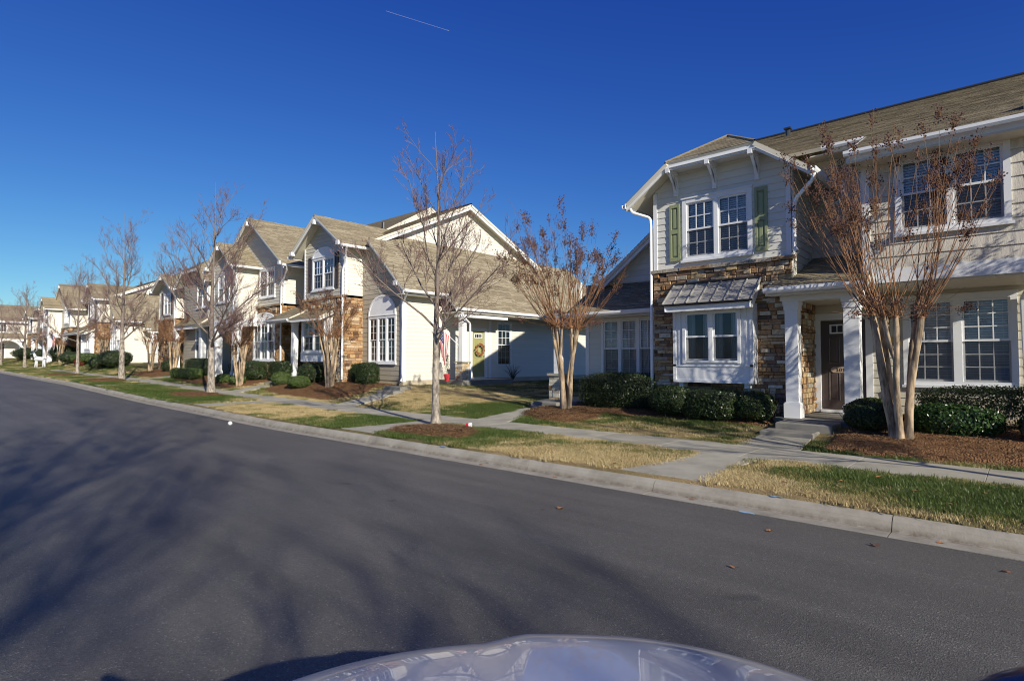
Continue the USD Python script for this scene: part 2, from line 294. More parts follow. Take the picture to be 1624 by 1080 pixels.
def leafy(name, c0, c1, rough=.45, trans=.25, spec=.5):
    mk(name, {'g': ('geometry', {}), 'r': ('rgb_ramp', {'ramp': [(0., c0), (1., c1)]}), 'o': ('object_info', {}), 'at': ('attribute', {'attribute': 'rnd'}), 'n': ('noise_texture', {'scale': 34., 'detail': 1.}), 'a3': ('math', {'math_type': 'multiply_add', 'value2': 1.6}), 'ad': ('math', {'math_type': 'add'}), 'fr': ('math', {'math_type': 'fraction'}),
              'p': ('principled_bsdf', {'roughness': rough, 'specular_ior_level': spec}), 't': ('translucent_bsdf', {}), 'x': ('mix_closure', {'fac': trans})},
       [('g.position', 'n.vector'), ('n.fac', 'a3.value1'), ('at.fac', 'a3.value3'), ('a3.value', 'ad.value1'), ('o.random', 'ad.value2'), ('ad.value', 'fr.value1'), ('fr.value', 'r.fac'), ('r.color', 'p.base_color'), ('r.color', 't.color'), ('p.BSDF', 'x.closure1'), ('t.BSDF', 'x.closure2')], 'x.closure')
leafy('grass_green', (.035, .07, .010), (.12, .165, .030)); leafy('grass_tan', (.36, .27, .12), (.68, .56, .31), .7, .2, .2); leafy('grass_mid', (.12, .13, .035), (.36, .31, .12), .6, .2, .2)
leafy('hedge_leaf', (.018, .034, .010), (.055, .085, .022), .35); leafy('boxwood_leaf', (.04, .075, .016), (.12, .17, .04), .4); leafy('glossy_leaf', (.02, .05, .014), (.06, .12, .03), .25)
leafy('chip', (.05, .027, .015), (.32, .20, .11), .9, .0, .1); leafy('red_leaf', (.10, .02, .012), (.28, .07, .03), .5)
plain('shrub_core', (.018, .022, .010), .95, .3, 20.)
plain('shrub_twig', (.06, .045, .03), .9, .2)
# glass for windows
mk('window_glass', {'f': ('fresnel', {'IOR': 1.65}), 't': ('transparent_bsdf', {'color': (.93, .95, .95)}), 'gl': ('glossy_bsdf', {'color': (1, 1, 1), 'roughness': .0}), 'n': ('noise_texture', {'scale': 1.6, 'detail': 1.}), 'b': ('bump', {'strength': .06, 'distance': .05}), 'g': ('geometry', {}), 'x': ('mix_closure', {})},
   [('g.position', 'n.vector'), ('n.fac', 'b.height'), ('b.normal', 'gl.normal'), ('f.fac', 'x.fac'), ('t.BSDF', 'x.closure1'), ('gl.BSDF', 'x.closure2')], 'x.closure')
mk('insect_screen', {'t': ('transparent_bsdf', {'color': (1, 1, 1)}), 'd': ('diffuse_bsdf', {'color': (.03, .03, .032)}), 'x': ('mix_closure', {'fac': .36})}, [('t.BSDF', 'x.closure1'), ('d.BSDF', 'x.closure2')], 'x.closure')
mk('car_paint', {'p': ('principled_bsdf', {'base_color': (.56, .57, .60), 'metallic': .25, 'roughness': .35, 'coat_weight': .8, 'coat_roughness': .02, 'coat_ior': 1.6})}, [])
mk('mirror_glass', {'p': ('principled_bsdf', {'base_color': (.8, .8, .8), 'metallic': 1., 'roughness': .02})}, [])
mk('contrail', {'t': ('transparent_bsdf', {'color': (1, 1, 1)}), 'd': ('diffuse_bsdf', {'color': (.9, .9, .9)}), 'x': ('mix_closure', {'fac': .15})}, [('t.BSDF', 'x.closure1'), ('d.BSDF', 'x.closure2')], 'x.closure')

# ------------------------------------------------------------------ terrain
def rise(x):      # the street climbs gently into the distance
    return np.interp(x, [-140, -95, -69, -47, -37, -24, -14, 0, 400], [1.55, 1.1, .80, .52, .42, .13, 0, 0, 0])
def housez(x):    # ground level beside the houses
    return np.interp(x, [-140, -100, -75, -57, -44, -34, -22, -17, -12.5, -9, 3, 40], [2.3, 1.9, 1.6, 1.42, 1.0, .8, .72, .66, .42, .38, .38, .38])
def gz(x, y):
    x, y = np.asarray(x, float), np.asarray(y, float)
    r = rise(x); road = np.where(np.abs(y - 1.2) < 5.7, -.05, .17)
    t = np.clip((y - 10.45) / 2.6, 0, 1); t = t * t * (3 - 2 * t)
    z = r + road + t * (housez(x) - r - .17)
    far = np.clip((np.abs(y) - 45) / 60, 0, 1) + np.clip((-150 - x) / 60, 0, 1) + np.clip((x - 40) / 60, 0, 1)
    return z - np.clip(far, 0, 1) * 1.2
def bump2(x, y, cx, cy, rx, ry): return np.exp(-(((x - cx) / rx) ** 2 + ((y - cy) / ry) ** 2))
def tone(x, y):   # 0 green, 1 dormant tan
    x, y = np.asarray(x, float), np.asarray(y, float)
    P = np.stack([x * .55, y * .9, 0 * x], -1); n = meshkit.fbm(P, 4, 3); n2 = meshkit.fbm(P * 3.1, 3, 8)
    t = .42 + 1.1 * (n - .5) + .7 * (n2 - .5)
    t = t + .75 * bump2(x, y, -5.2, 8.0, 1.9, 1.5) - .6 * bump2(x, y, -8.2, 8.6, 1.5, .9) - .5 * bump2(x, y, -9.4, 7.4, 1.4, .5)
    t = t - .50 * bump2(x, y, .2, 8.3, 2.9, 1.1) + .6 * bump2(x, y, -2.7, 7.3, 1.0, .55) + .4 * bump2(x, y, -1.2, 7.05, 2.2, .22) + .35 * bump2(x, y, -2.3, 8.9, 1.2, .35)
    t = t - .7 * bump2(x, y, -12.5, 8.4, 1.3, 1.3) + .55 * bump2(x, y, -15.5, 8.1, 2.2, 1.2) + .75 * bump2(x, y, -14.8, 12.6, 3.2, 1.9) - .75 * bump2(x, y, -11.6, 11.8, 1.6, 1.2)
    t = t + .30 * bump2(x, y, -5.8, 10.8, 2.2, .5) - .3 * bump2(x, y, -5.8, 12.2, 2.5, .6) - .55 * bump2(x, y, -2.3, 11.0, .9, .6)
    t = t + .5 * bump2(x, y, -19, 8, 2.5, 1) - .5 * bump2(x, y, -22.5, 8.3, 2, 1.2) + .3 * bump2(x, y, -21, 11, 2.5, .6) - .4 * bump2(x, y, -30, 8, 5, 1.4)
    return np.clip(t, 0, 1)
xs = np.unique(np.concatenate([np.linspace(-1500, -150, 12), np.linspace(-150, -50, 40), np.linspace(-50, -16, 100), np.linspace(-16, 5, 150), np.linspace(5, 40, 16), np.linspace(40, 1500, 14)]))
ys = np.unique(np.concatenate([np.linspace(-1500, -60, 10), np.linspace(-60, -4.6, 16), [-4.5, -4.49, 6.89, 6.9], np.linspace(6.95, 14.5, 70), np.linspace(15, 60, 20), np.linspace(60, 1500, 12)]))
gx, gy = np.meshgrid(xs, ys, indexing='ij')
gzz = gz(gx, gy) + np.where((gy > 6.95) & (gy < 9.1) | (gy > 10.6) & (gy < 30), .03 * (meshkit.fbm(np.stack([gx * 1.3, gy * 1.3, 0 * gx], -1), 3, 5) - .5), 0)
I, J = np.meshgrid(np.arange(len(xs) - 1), np.arange(len(ys) - 1), indexing='ij'); ny = len(ys)
q = np.stack([I * ny + J, (I + 1) * ny + J, (I + 1) * ny + J + 1, I * ny + J + 1], -1).reshape(-1, 4)
emit('ground', np.stack([gx, gy, gzz], -1).reshape(-1, 3), [q], 'ground', smooth=True, kind='structure', primvar=('tone', tone(gx, gy).ravel()))
# road with a slight crown
rx = np.concatenate([np.linspace(-170, -50, 40), np.linspace(-49, 20, 70), np.linspace(22, 300, 20)]); ry = np.linspace(-3.95, 6.528, 14)
A, B = np.meshgrid(rx, ry, indexing='ij'); k = len(ry)
Zr = rise(A) + .075 * (1 - ((B - 1.2) / 5.2) ** 2) + .004
I, J = np.meshgrid(np.arange(len(rx) - 1), np.arange(k - 1), indexing='ij')
emit('road', np.stack([A, B, Zr], -1).reshape(-1, 3), [np.stack([I * k + J, (I + 1) * k + J, (I + 1) * k + J + 1, I * k + J + 1], -1).reshape(-1, 4)], 'asphalt', smooth=True, kind='structure')
# kerb: stones of a rounded profile with a gutter pan, on both sides
rng = random.Random(5)
def kerb(name, ypan, yface, yback, label_dir, detail=True):
    root = thing(name, kind='structure'); sgn = 1 if yback > yface else -1
    prof = [(ypan, -.12), (ypan, .006), (yface - .05 * sgn, .004), (yface - .012 * sgn, .002), (yface + .012 * sgn, .012), (yface + .03 * sgn, .055), (yface + .05 * sgn, .092), (yface + .085 * sgn, .122), (yface + .13 * sgn, .139), (yback - .015 * sgn, .148), (yback, .135), (yback, -.12)]
    dirt = np.array([0, .1, .35, 1, 1, .12, .04, .0, 0, .05, .4, 0])
    cap = [tuple(t) for t in earcut.triangulate_float64(np.array(prof), np.array([len(prof)], np.uint32)).reshape(-1, 3)]
    joints = [16.0, 10.9, 7.8, 4.7, 1.6, -1.02, -3.63, -5.77, -6.14, -8.2, -10.1]
    while joints[-1] > -45: joints.append(joints[-1] - 3.05)
    while joints[-1] > -160: joints.append(joints[-1] - 9.15)
    for x1, x0 in zip(joints, joints[1:]):
        g = .0045; segs = np.linspace(x0 + g, x1 - g, 4); mb = MB(); kk = len(prof)
        P = np.array([(x, y, z + rise(x)) for x in segs for y, z in prof])
        jit = np.array([meshkit.noise(np.array([p[0] * 2.1, p[1] * 9, p[2] * 9]), 4) for p in P]) - .5
        P[:, 1] += jit * .012; P[:, 2] += jit * .008
        f = [(i * kk + j, i * kk + (j + 1) % kk, (i + 1) * kk + (j + 1) % kk, (i + 1) * kk + j) for i in range(3) for j in range(kk)]
        f += cap + [tuple(i + 3 * kk for i in t)[::-1] for t in cap]
        if sgn < 0: f = [t[::-1] for t in f]
        mb.add(P, f); mb.build('kerb_stone', 'kerb_concrete', root, primvar=('dirt', np.tile(dirt, 4)))
    mb = MB(); xs_ = np.linspace(-160, 16, 60)
    for a, b in zip(xs_, xs_[1:]):
        y0, y1 = sorted((ypan + .03 * sgn, yback - .03 * sgn))
        mb.add([(a, y0, rise(a) - .05), (b, y0, rise(b) - .05), (b, y1, rise(b) - .02), (a, y1, rise(a) - .02)], [(0, 1, 2, 3)])
    mb.build('joint_filler', 'joint_dark', root)
kerb('kerb', 6.53, 6.76, 6.99, 1); kerb('kerb', -3.95, -4.3, -4.5, -1)
# pavement slabs
def slab(root, pts, ztop=None, th=.12, name='slab', mat='concrete', lift=.012):
    pts = np.array(pts, float); z = gz(pts[:, 0], pts[:, 1]) + lift if ztop is None else np.full(len(pts), ztop); k = len(pts)
    c = pts.mean(0); ins = pts + (c - pts) / np.linalg.norm(c - pts, axis=1, keepdims=True) * .005
    v = [(x, y, zz - th) for (x, y), zz in zip(pts, z)] + [(x, y, zz - .004) for (x, y), zz in zip(pts, z)] + [(x, y, zz) for (x, y), zz in zip(ins, z)]
    f = [tuple(range(k))[::-1], tuple(range(2 * k, 3 * k))] + [(o + i, o + (i + 1) % k, o + k + (i + 1) % k, o + k + i) for o in (0, k) for i in range(k)]
    mb = MB(); mb.add(v, f); return mb.build(name, mat, root)
walk = thing('pavement', kind='structure')
jx = [9.6, 8.1, 6.6, 5.1, 3.6, 2.1, .62, -.40, -1.9, -3.4, -4.9, -6.4, -7.9, -9.4, -10.9, -12.4]
while jx[-1] > -60: jx.append(jx[-1] - 1.5)
while jx[-1] > -150: jx.append(jx[-1] - 6)
SW0, SW1 = 9.18, 10.44
for a, b in zip(jx, jx[1:]):
    slab(walk, [(b + .003, SW0), (a - .003, SW0), (a - .003, SW1), (b + .003, SW1)])
mb = MB()
for a, b in zip(np.linspace(-150, 9.5, 60), np.linspace(-150, 9.5, 60)[1:]):
    mb.add([(x, y, float(gz(x, y)) + .001) for x, y in ((a, SW0 + .03), (b, SW0 + .03), (b, SW1 - .03), (a, SW1 - .03))], [(0, 1, 2, 3)])
mb.build('joint_filler', 'joint_dark', walk)
walks = []
def path(name, pieces, label=None):
    r = thing(name, kind='structure')
    for p in pieces: slab(r, p); walks.append(Polygon(p))
path('footpath', [[(-4.25, 6.99), (-3.02, 6.99), (-3.1, 8.1), (-4.02, 8.1)], [(-4.02, 8.115), (-3.1, 8.115), (-3.05, 9.165), (-4.05, 9.165)], [(-3.92, 10.455), (-2.85, 10.455), (-2.95, 11.5), (-3.85, 11.5)]])
path('footpath', [[(-11.4, 6.99), (-10.2, 6.99), (-10.35, 8.1), (-11.3, 8.1)], [(-11.3, 8.115), (-10.35, 8.115), (-10.4, 9.165), (-11.35, 9.165)]])
path('footpath', [[(-10.6, 10.455), (-9.55, 10.455), (-9.75, 11.5), (-10.6, 11.5)], [(-10.6, 11.515), (-9.75, 11.515), (-9.95, 12.75), (-10.7, 12.75)]])
path('footpath', [[(-25.6, 6.99), (-24.4, 6.99), (-24.5, 9.165), (-25.5, 9.165)]]) if False else None
path('footpath', [[(-20.3, 6.99), (-19.2, 6.99), (-19.3, 9.165), (-20.2, 9.165)]])
path('footpath', [[(-17.3, 10.455), (-16.3, 10.455), (-16.4, 12.0), (-17.2, 12.0)]])
path('footpath', [[(-26.0, 10.455), (-25.0, 10.455), (-25.0, 12.0), (-26.0, 12.0)]])
path('footpath', [[(-38.0, 10.455), (-37.0, 10.455), (-37.0, 12.2), (-38.0, 12.2)]])
path('footpath', [[(-33.0, 6.99), (-31.9, 6.99), (-32.0, 9.165), (-32.9, 9.165)]])
# concrete steps
def step(x0, x1, y0, y1, z1, h, label):
    mb = MB(); b = .02
    v = []
    for z, i in ((z1 - h - .15, 0), (z1 - b, 0), (z1, b)):
        v += [(x0 + i, y0 + i, z), (x1 - i, y0 + i, z), (x1 - i, y1 - i, z), (x0 + i, y1 - i, z)]
    f = [(3, 2, 1, 0), (8, 9, 10, 11)] + [(o + i, o + (i + 1) % 4, o + 4 + (i + 1) % 4, o + 4 + i) for o in (0, 4) for i in range(4)]
    mb.add(v, f); mb.build('concrete_step', 'step_concrete', label=label, cat='step')
step(-3.86, -2.92, 11.5, 12.0, .345, .15, 'lower concrete step at the end of the path to the brown door')
step(-3.72, -2.72, 12.0, 12.75, .47, .15, 'upper concrete step in front of the brown door porch, behind the lower one')
step(-10.7, -9.8, 12.76, 13.35, .50, .15, 'grey concrete step beyond the crape myrtle by the hedge, leading to the side porch')
step(-17.25, -16.3, 12.0, 12.5, .62, .14, 'low concrete step on the tan lawn mound, the nearer of the two there')
step(-17.6, -16.6, 12.51, 13.0, .74, .14, 'low concrete step on the tan lawn mound, behind the nearer one')
step(-26.1, -24.9, 12.0, 12.5, .72, .14, 'low concrete step among mulch before the dark recessed porch')
# mulch beds
mulches = []
def mulch_bed(pts_c, h=.09, res=.07, seed=0, chips=True):
    """pts_c: polygon; mound rising h towards the middle"""
    poly = Polygon(pts_c).buffer(.35).buffer(-.35).simplify(.02); mulches.append(poly)
    x0, y0, x1, y1 = poly.bounds; r2 = random.Random(seed)
    X_, Y_ = np.meshgrid(np.arange(x0 - res, x1 + res, res), np.arange(y0 - res, y1 + res, res), indexing='ij')
    edge = poly.exterior
    from shapely import points, distance, contains
    pt = points(np.stack([X_, Y_], -1)); d = distance(pt, edge) * np.where(contains(poly, pt), 1, -1)
    w = np.clip((d + .05) / .5, 0, 1); w = w * w * (3 - 2 * w)
    nz = meshkit.fbm(np.stack([X_ * 9, Y_ * 9, 0 * X_], -1), 3, seed) - .5
    Z_ = gz(X_, Y_) + h * w + nz * .05 * np.clip(w * 3, 0, 1) + np.where(d > .0, .018, -.06) + (d > .1) * .008
    n, m = X_.shape; I, J = np.meshgrid(np.arange(n - 1), np.arange(m - 1), indexing='ij')
    q = np.stack([I * m + J, (I + 1) * m + J, (I + 1) * m + J + 1, I * m + J + 1], -1).reshape(-1, 4)
    keep = (d.ravel()[q] > -.12).all(1)
    used, inv = np.unique(q[keep].ravel(), return_inverse=True)
    emit('mulch_bed', np.stack([X_, Y_, Z_], -1).reshape(-1, 3)[used], [inv.reshape(-1, 4)], 'mulch', smooth=True, kind='structure')
    ok = np.argwhere(d > .0)
    return [(X_[i, j], Y_[i, j], Z_[i, j]) for i, j in ok]
def ell(cx, cy, rx, ry, n=28, seed=1):
    r = random.Random(seed); ph = [r.uniform(0, 6.28) for _ in range(3)]
    return [(cx + rx * (1 + .1 * math.sin(2 * a + ph[0]) + .07 * math.sin(3 * a + ph[1])) * math.cos(a), cy + ry * (1 + .1 * math.sin(3 * a + ph[2])) * math.sin(a)) for a in np.linspace(0, 2 * math.pi, n, endpoint=False)]
beds = []
beds.append((mulch_bed(ell(-9.35, 8.0, 1.05, .85, seed=3), .07, seed=1), 900))
beds.append((mulch_bed(ell(-8.9, 11.9, 1.25, .85, seed=5), .10, seed=2), 700))
beds.append((mulch_bed([(-2.65, 10.75), (-1.6, 10.62), (-.3, 10.75), (2.0, 10.8), (4, 11.0), (4.2, 14.6), (-2.25, 14.6), (-2.25, 13.2), (-2.68, 12.3)], .07, seed=3), 2300))
beds.append((mulch_bed([(-9.5, 12.9), (-7.6, 12.3), (-3.95, 12.25), (-3.95, 13.05), (-6.9, 13.05), (-6.95, 13.9), (-9.6, 13.9)], .05, seed=4), 700))
beds.append((mulch_bed(ell(-24.2, 8.35, 1.5, .95, seed=6), .08, .1, seed=5), 500))
beds.append((mulch_bed([(-24.6, 11.2), (-22, 10.75), (-19.0, 10.8), (-17.9, 11.6), (-18.4, 13.9), (-21.1, 13.9), (-21.2, 13.0), (-24.6, 13.0)], .06, .1, seed=6), 900))
beds.append((mulch_bed([(-36, 11.2), (-33, 10.8), (-27.5, 10.8), (-26.3, 11.5), (-26.3, 13), (-36, 13)], .06, .14, seed=7), 300))
beds.append((mulch_bed([(-44, 11.2), (-42, 10.9), (-39, 10.9), (-38.3, 11.5), (-38.4, 13), (-44.5, 13.8)], .06, .14, seed=8), 200))
beds.append((mulch_bed(ell(-36.9, 8.3, 1.6, 1.0, seed=9), .08, .12, seed=9), 200))
beds.append((mulch_bed(ell(-47.5, 8.3, 1.5, 1.0, seed=10), .08, .12, seed=10), 100))
beds.append((mulch_bed(ell(2.4, 8.2, 1.0, .8, seed=11), .08, .1, seed=11), 0))

# ------------------------------------------------------------------ building kit
def part(name, parent):
    path = _path(name, parent); UsdGeom.Xform.Define(stage, path); LOC[path] = rootloc(parent); return path
def rect(s0, s1, t0, t1): return sbox(min(s0, s1), min(t0, t1), max(s0, s1), max(t0, t1))
def backing(parent, F, poly, holes=(), mat='wall_backing', th=.14):
    poly = poly.buffer(0); g = poly.difference(unary_union(list(holes))) if holes else poly
    mb = MB()
    for p in polys(g): fpoly(mb, F, p, -th, -.004)
    mb.build('wall', mat, parent)
def siding(parent, F, poly, mat, exposure=.16, holes=(), joined=False, lap=.014, name='siding_board', maxlen=3.7, seed=0, back=True):
    poly = poly.buffer(0)
    if back: backing(parent, F, poly, holes)
    g = poly.difference(unary_union(list(holes))) if holes else poly
    x0, t0, x1, t1 = g.bounds; n = int(math.ceil((t1 - t0) / exposure)); r = random.Random(seed); J = MB()
    for k in range(n):
        a, b = t0 + k * exposure, min(t0 + (k + 1) * exposure, t1)
        strip = g.intersection(sbox(x0 - 1, a, x1 + 1, b - .0015))
        for p in polys(strip):
            px0, _, px1, _ = p.bounds; cuts = [px0]
            if px1 - px0 > maxlen: 
                c = px0 + r.uniform(.35, 1) * maxlen
                while c < px1 - .3: cuts.append(c); c += maxlen
            cuts.append(px1)
            for c0, c1 in zip(cuts, cuts[1:]):
                for pp in polys(p.intersection(sbox(c0 + (.0012 if c0 > px0 else 0), a - 1, c1, b + 1))) if len(cuts) > 2 else [p]:
                    mb = J if joined else MB()
                    fpoly(mb, F, pp, -.002, lambda S, T, e=a + exposure: .004 + lap * (e - T) / exposure)
                    if not joined: mb.build(name, mat, parent)
    if joined: J.build(name if name != 'siding_board' else 'siding', mat, parent)
STONES = {}
TONES = [(.085, .055, .038), (.27, .155, .075), (.43, .30, .165), (.33, .20, .10), (.47, .385, .265), (.22, .115, .06), (.39, .25, .115), (.50, .41, .29), (.30, .235, .165), (.16, .105, .07)]
for i_, c_ in enumerate(TONES): plain(f'stone_tone_{i_}', np.array(c_) * np.array([1.1, 1.25, 1.45]), .88, .45, 16., bump=.8, bscale=30, spec=.3)
def stone_wall(parent, F, poly, holes=(), seed=0, limit=280, hmin=.07, hmax=.15):
    r = random.Random(seed); g = poly.difference(unary_union(list(holes))) if holes else poly
    mb = MB()
    for p in polys(g): fpoly(mb, F, p, -.1, -.002)
    mb.build('mortar_bed', 'joint_dark', parent)
    x0, t0, x1, t1 = g.bounds; t = t0; pieces = []
    while t < t1 - .02:
        h = r.uniform(hmin, hmax); h = t1 - t if t1 - t - h < .05 else h
        x = x0 - r.uniform(0, .3)
        while x < x1:
            w = r.choice([r.uniform(.08, .18), r.uniform(.15, .28), r.uniform(.22, .42)])
            if r.random() < .16 and h > .11:
                cut = r.uniform(.4, .6) * h; cells = [(x, x + w, t, t + cut), (x, x + w, t + cut, t + h)]
            else: cells = [(x, x + w, t, t + h)]
            for c in cells:
                cell = sbox(c[0] + .005, c[2] + .004, c[1] - .005, c[3] - .004).intersection(g)
                for p in polys(cell):
                    if p.area > .0006: pieces.append(p)
            x += w
        t += h
    done = STONES.get(parent, 0); J = MB(); big = sorted(range(len(pieces)), key=lambda i: -pieces[i].area)
    single = set(big[:max(0, limit - done)]); STONES[parent] = done + len(single)
    for i, p in enumerate(pieces):
        a0, b0, a1, b1 = p.bounds; d = r.uniform(.018, .065); j = lambda s: r.uniform(-s, s)
        mb = MB() if i in single else J
        base = [(a0, b0), (a1, b0), (a1, b1), (a0, b1)]; m = min(.012, (a1 - a0) * .15, (b1 - b0) * .2)
        if p.area < .97 * (a1 - a0) * (b1 - b0):
            fpoly(mb, F, p, -.004, d)
        else:
            cxy = ((a0 + a1) / 2, (b0 + b1) / 2)
            v = [F.p(s, t_, -.004) for s, t_ in base] + [F.p(s + j(.003), t_ + j(.003), d * .72) for s, t_ in base] + [F.p(s + (m if s == a0 else -m) + j(.006), t_ + (m if t_ == b0 else -m) + j(.005), d + j(.008)) for s, t_ in base]
            f = [(8, 9, 10, 11)] + [(o + q_, o + (q_ + 1) % 4, o + 4 + (q_ + 1) % 4, o + 4 + q_) for o in (0, 4) for q_ in range(4)]
            if np.dot(np.cross(F.a, F.b), F.n) < 0: f = [q_[::-1] for q_ in f]
            mb.add(np.array(v), f)
        if i in single: mb.build('stone', f'stone_tone_{r.choice([0, 1, 1, 2, 2, 3, 3, 4, 5, 6, 6, 7, 8, 8, 9])}', parent)
    if J.n: J.build('small_stones', 'stone', parent, kind='stuff')
def ledge(parent, F, s0, s1, t0, t1, proj, seed=0):
    r = random.Random(seed); s = s0
    while s < s1 - .01:
        w = min(r.uniform(.3, .5), s1 - s); w = s1 - s if s1 - s - w < .12 else w
        mb = MB(); fbox(mb, F, s + .004, s + w - .004, t0 + r.uniform(0, .008), t1 - r.uniform(0, .01), -.01, proj + r.uniform(-.012, .012)); mb.build('ledge_stone', f'stone_tone_{r.choice([1, 3, 5, 8])}', parent); s += w
def window(parent, F, s0, s1, t0, t1, units=2, up=(3, 2), lo=(3, 2), casing=.1, mid=.5, screen=True, cover='blind', sill=True, arch=0., mull=.1, head=.1, fixed=False, far=False, cover_drop=1., trim='white_trim'):
    """double-hung units between casings; returns the opening to cut from the wall"""
    w = part('window', parent); o0, o1, p0, p1 = s0 + casing, s1 - casing, t0 + casing, t1 - head
    mb = MB()
    fbox(mb, F, s0, o0, t0, t1, -.01, .045); fbox(mb, F, o1, s1, t0, t1, -.01, .045)
    fbox(mb, F, o0, o1, p1, t1, -.01, .047)
    fbox(mb, F, o0, o1, t0 + .02, p0, -.01, .045)
    if sill: fbox(mb, F, s0 - .03, s1 + .03, t0 - .035, t0 + .018, -.01, .085)
    fbox(mb, F, s0 - .02, s1 + .02, t1 - .001, t1 + .03, -.01, .07)
    if arch:
        k = 12; a_ = np.linspace(0, math.pi, k + 1); c = (s0 + s1) / 2; hw = (s1 - s0) / 2
        fpoly(mb, F, Polygon([(c + hw * math.cos(t), t1 + .03 + arch * math.sin(t)) for t in a_]), -.01, .04)
        rim = Polygon([(c + hw * math.cos(t), t1 + .03 + arch * math.sin(t)) for t in a_] + [(c + (hw - .09) * math.cos(t), t1 + .03 + (arch - .09) * math.sin(t)) for t in a_[::-1]])
        fpoly(mb, F, rim, .04, .06)
    uw = (o1 - o0 - (units - 1) * mull) / units
    for u in range(1, units):
        c = o0 + u * uw + (u - 1) * mull; fbox(mb, F, c, c + mull, p0, p1, -.045, .042)
    mb.build('casing', trim, w)
    tm = p0 + (p1 - p0) * mid
    for u in range(units):
        a, b = o0 + u * (uw + mull), o0 + u * (uw + mull) + uw
        sash = MB(); f_ = .042
        for (q0, q1, nn, grid) in ((tm - .02, p1, .014, up), (p0, tm + .022, -.017, lo)):
            fbox(sash, F, a, a + f_, q0, q1, nn - .03, nn); fbox(sash, F, b - f_, b, q0, q1, nn - .03, nn)
            fbox(sash, F, a + f_, b - f_, q1 - f_, q1, nn - .03, nn); fbox(sash, F, a + f_, b - f_, q0, q0 + f_, nn - .03, nn)
            if grid:
                for i in range(1, grid[0]):
                    c = a + f_ + (b - a - 2 * f_) * i / grid[0]; fbox(sash, F, c - .0105, c + .0105, q0 + f_, q1 - f_, nn - .024, nn - .002)
                for i in range(1, grid[1]):
                    c = q0 + f_ + (q1 - q0 - 2 * f_) * i / grid[1]; fbox(sash, F, a + f_, b - f_, c - .0105, c + .0105, nn - .023, nn - .003)
            pm = MB(); v = F.p(np.array([a + f_, b - f_, b - f_, a + f_]), np.array([q0 + f_, q0 + f_, q1 - f_, q1 - f_]), np.full(4, nn - .012))
            pm.add(v, [(0, 1, 2, 3) if np.dot(np.cross(F.a, F.b), F.n) > 0 else (3, 2, 1, 0)]); pm.build('pane', 'window_glass', w)
        sash.build('sash', trim, w)
        if screen:
            sm = MB(); sm.add(F.p(np.array([a + .01, b - .01, b - .01, a + .01]), np.array([p0, p0, tm, tm]), np.full(4, .002)), [(0, 1, 2, 3)]); sm.build('insect_screen', 'insect_screen', w)
        if cover == 'blind':
            bm = MB(); lo_t = p1 - (p1 - p0) * cover_drop; nsl = int((p1 - lo_t) / (.05 if not far else .09))
            for i in range(nsl):
                t = p1 - .03 - i * (p1 - lo_t) / nsl; tilt = .0225
                v = F.p(np.array([a + .01, b - .01, b - .01, a + .01]), np.array([t - tilt, t - tilt, t + tilt, t + tilt]), np.array([-.062, -.062, -.078, -.078]))
                bm.add(v, [(0, 1, 2, 3)])
            for c in (a + .12, b - .12): fbox(bm, F, c - .004, c + .004, lo_t, p1, -.0615, -.0595)
            bm.build('blind', 'blind_slat', w)
        elif cover == 'curtain':
            cm = MB(); xs_ = np.linspace(a, b, 40); dep = -.12 + .025 * np.sin(np.arange(40) * 1.7) + .012 * np.sin(np.arange(40) * .61)
            gap = (a + b) / 2
            for x_, y_, d0, d1 in zip(xs_, xs_[1:], dep, dep[1:]):
                if abs((x_ + y_) / 2 - gap) < (b - a) * .16: continue
                cm.add(F.p(np.array([x_, y_, y_, x_]), np.array([p0, p0, p1, p1]), np.array([d0, d1, d1, d0])), [(0, 1, 2, 3)])
            cm.build('curtain', 'curtain', w)
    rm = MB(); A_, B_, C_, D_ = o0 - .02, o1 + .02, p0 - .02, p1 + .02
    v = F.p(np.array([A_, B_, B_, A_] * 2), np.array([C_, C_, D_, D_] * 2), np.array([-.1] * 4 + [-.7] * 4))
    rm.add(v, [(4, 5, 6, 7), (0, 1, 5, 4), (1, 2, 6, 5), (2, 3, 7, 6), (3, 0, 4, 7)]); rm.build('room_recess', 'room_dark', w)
    return rect(s0 + .02, s1 - .02, t0 + .02, t1 - .02)
def shutter(parent, F, s0, s1, t0, t1, mat):
    w = part('shutter', parent); mb = MB(); st = .055
    fbox(mb, F, s0, s0 + st, t0, t1, .005, .055); fbox(mb, F, s1 - st, s1, t0, t1, .005, .055)
    tm = t0 + (t1 - t0) * .52
    for a, b in ((t0, t0 + .09), (tm - .05, tm + .05), (t1 - .08, t1)): fbox(mb, F, s0 + st, s1 - st, a, b, .005, .053)
    mb.build('shutter_frame', mat, w)
    for a, b in ((t0 + .09, tm - .05), (tm + .05, t1 - .08)):
        pm = MB(); fbox(pm, F, s0 + st, s1 - st, a, b, .005, .022)
        q = [F.p(s, t, n) for n, i in ((.022, .022), (.042, .045)) for s, t in ((s0 + st + i, a + i), (s1 - st - i, a + i), (s1 - st - i, b - i), (s0 + st + i, b - i))]
        pm.add(np.array(q), [(4, 5, 6, 7)] + [(i, (i + 1) % 4, 4 + (i + 1) % 4, 4 + i) for i in range(4)]); pm.build('panel', mat, w)
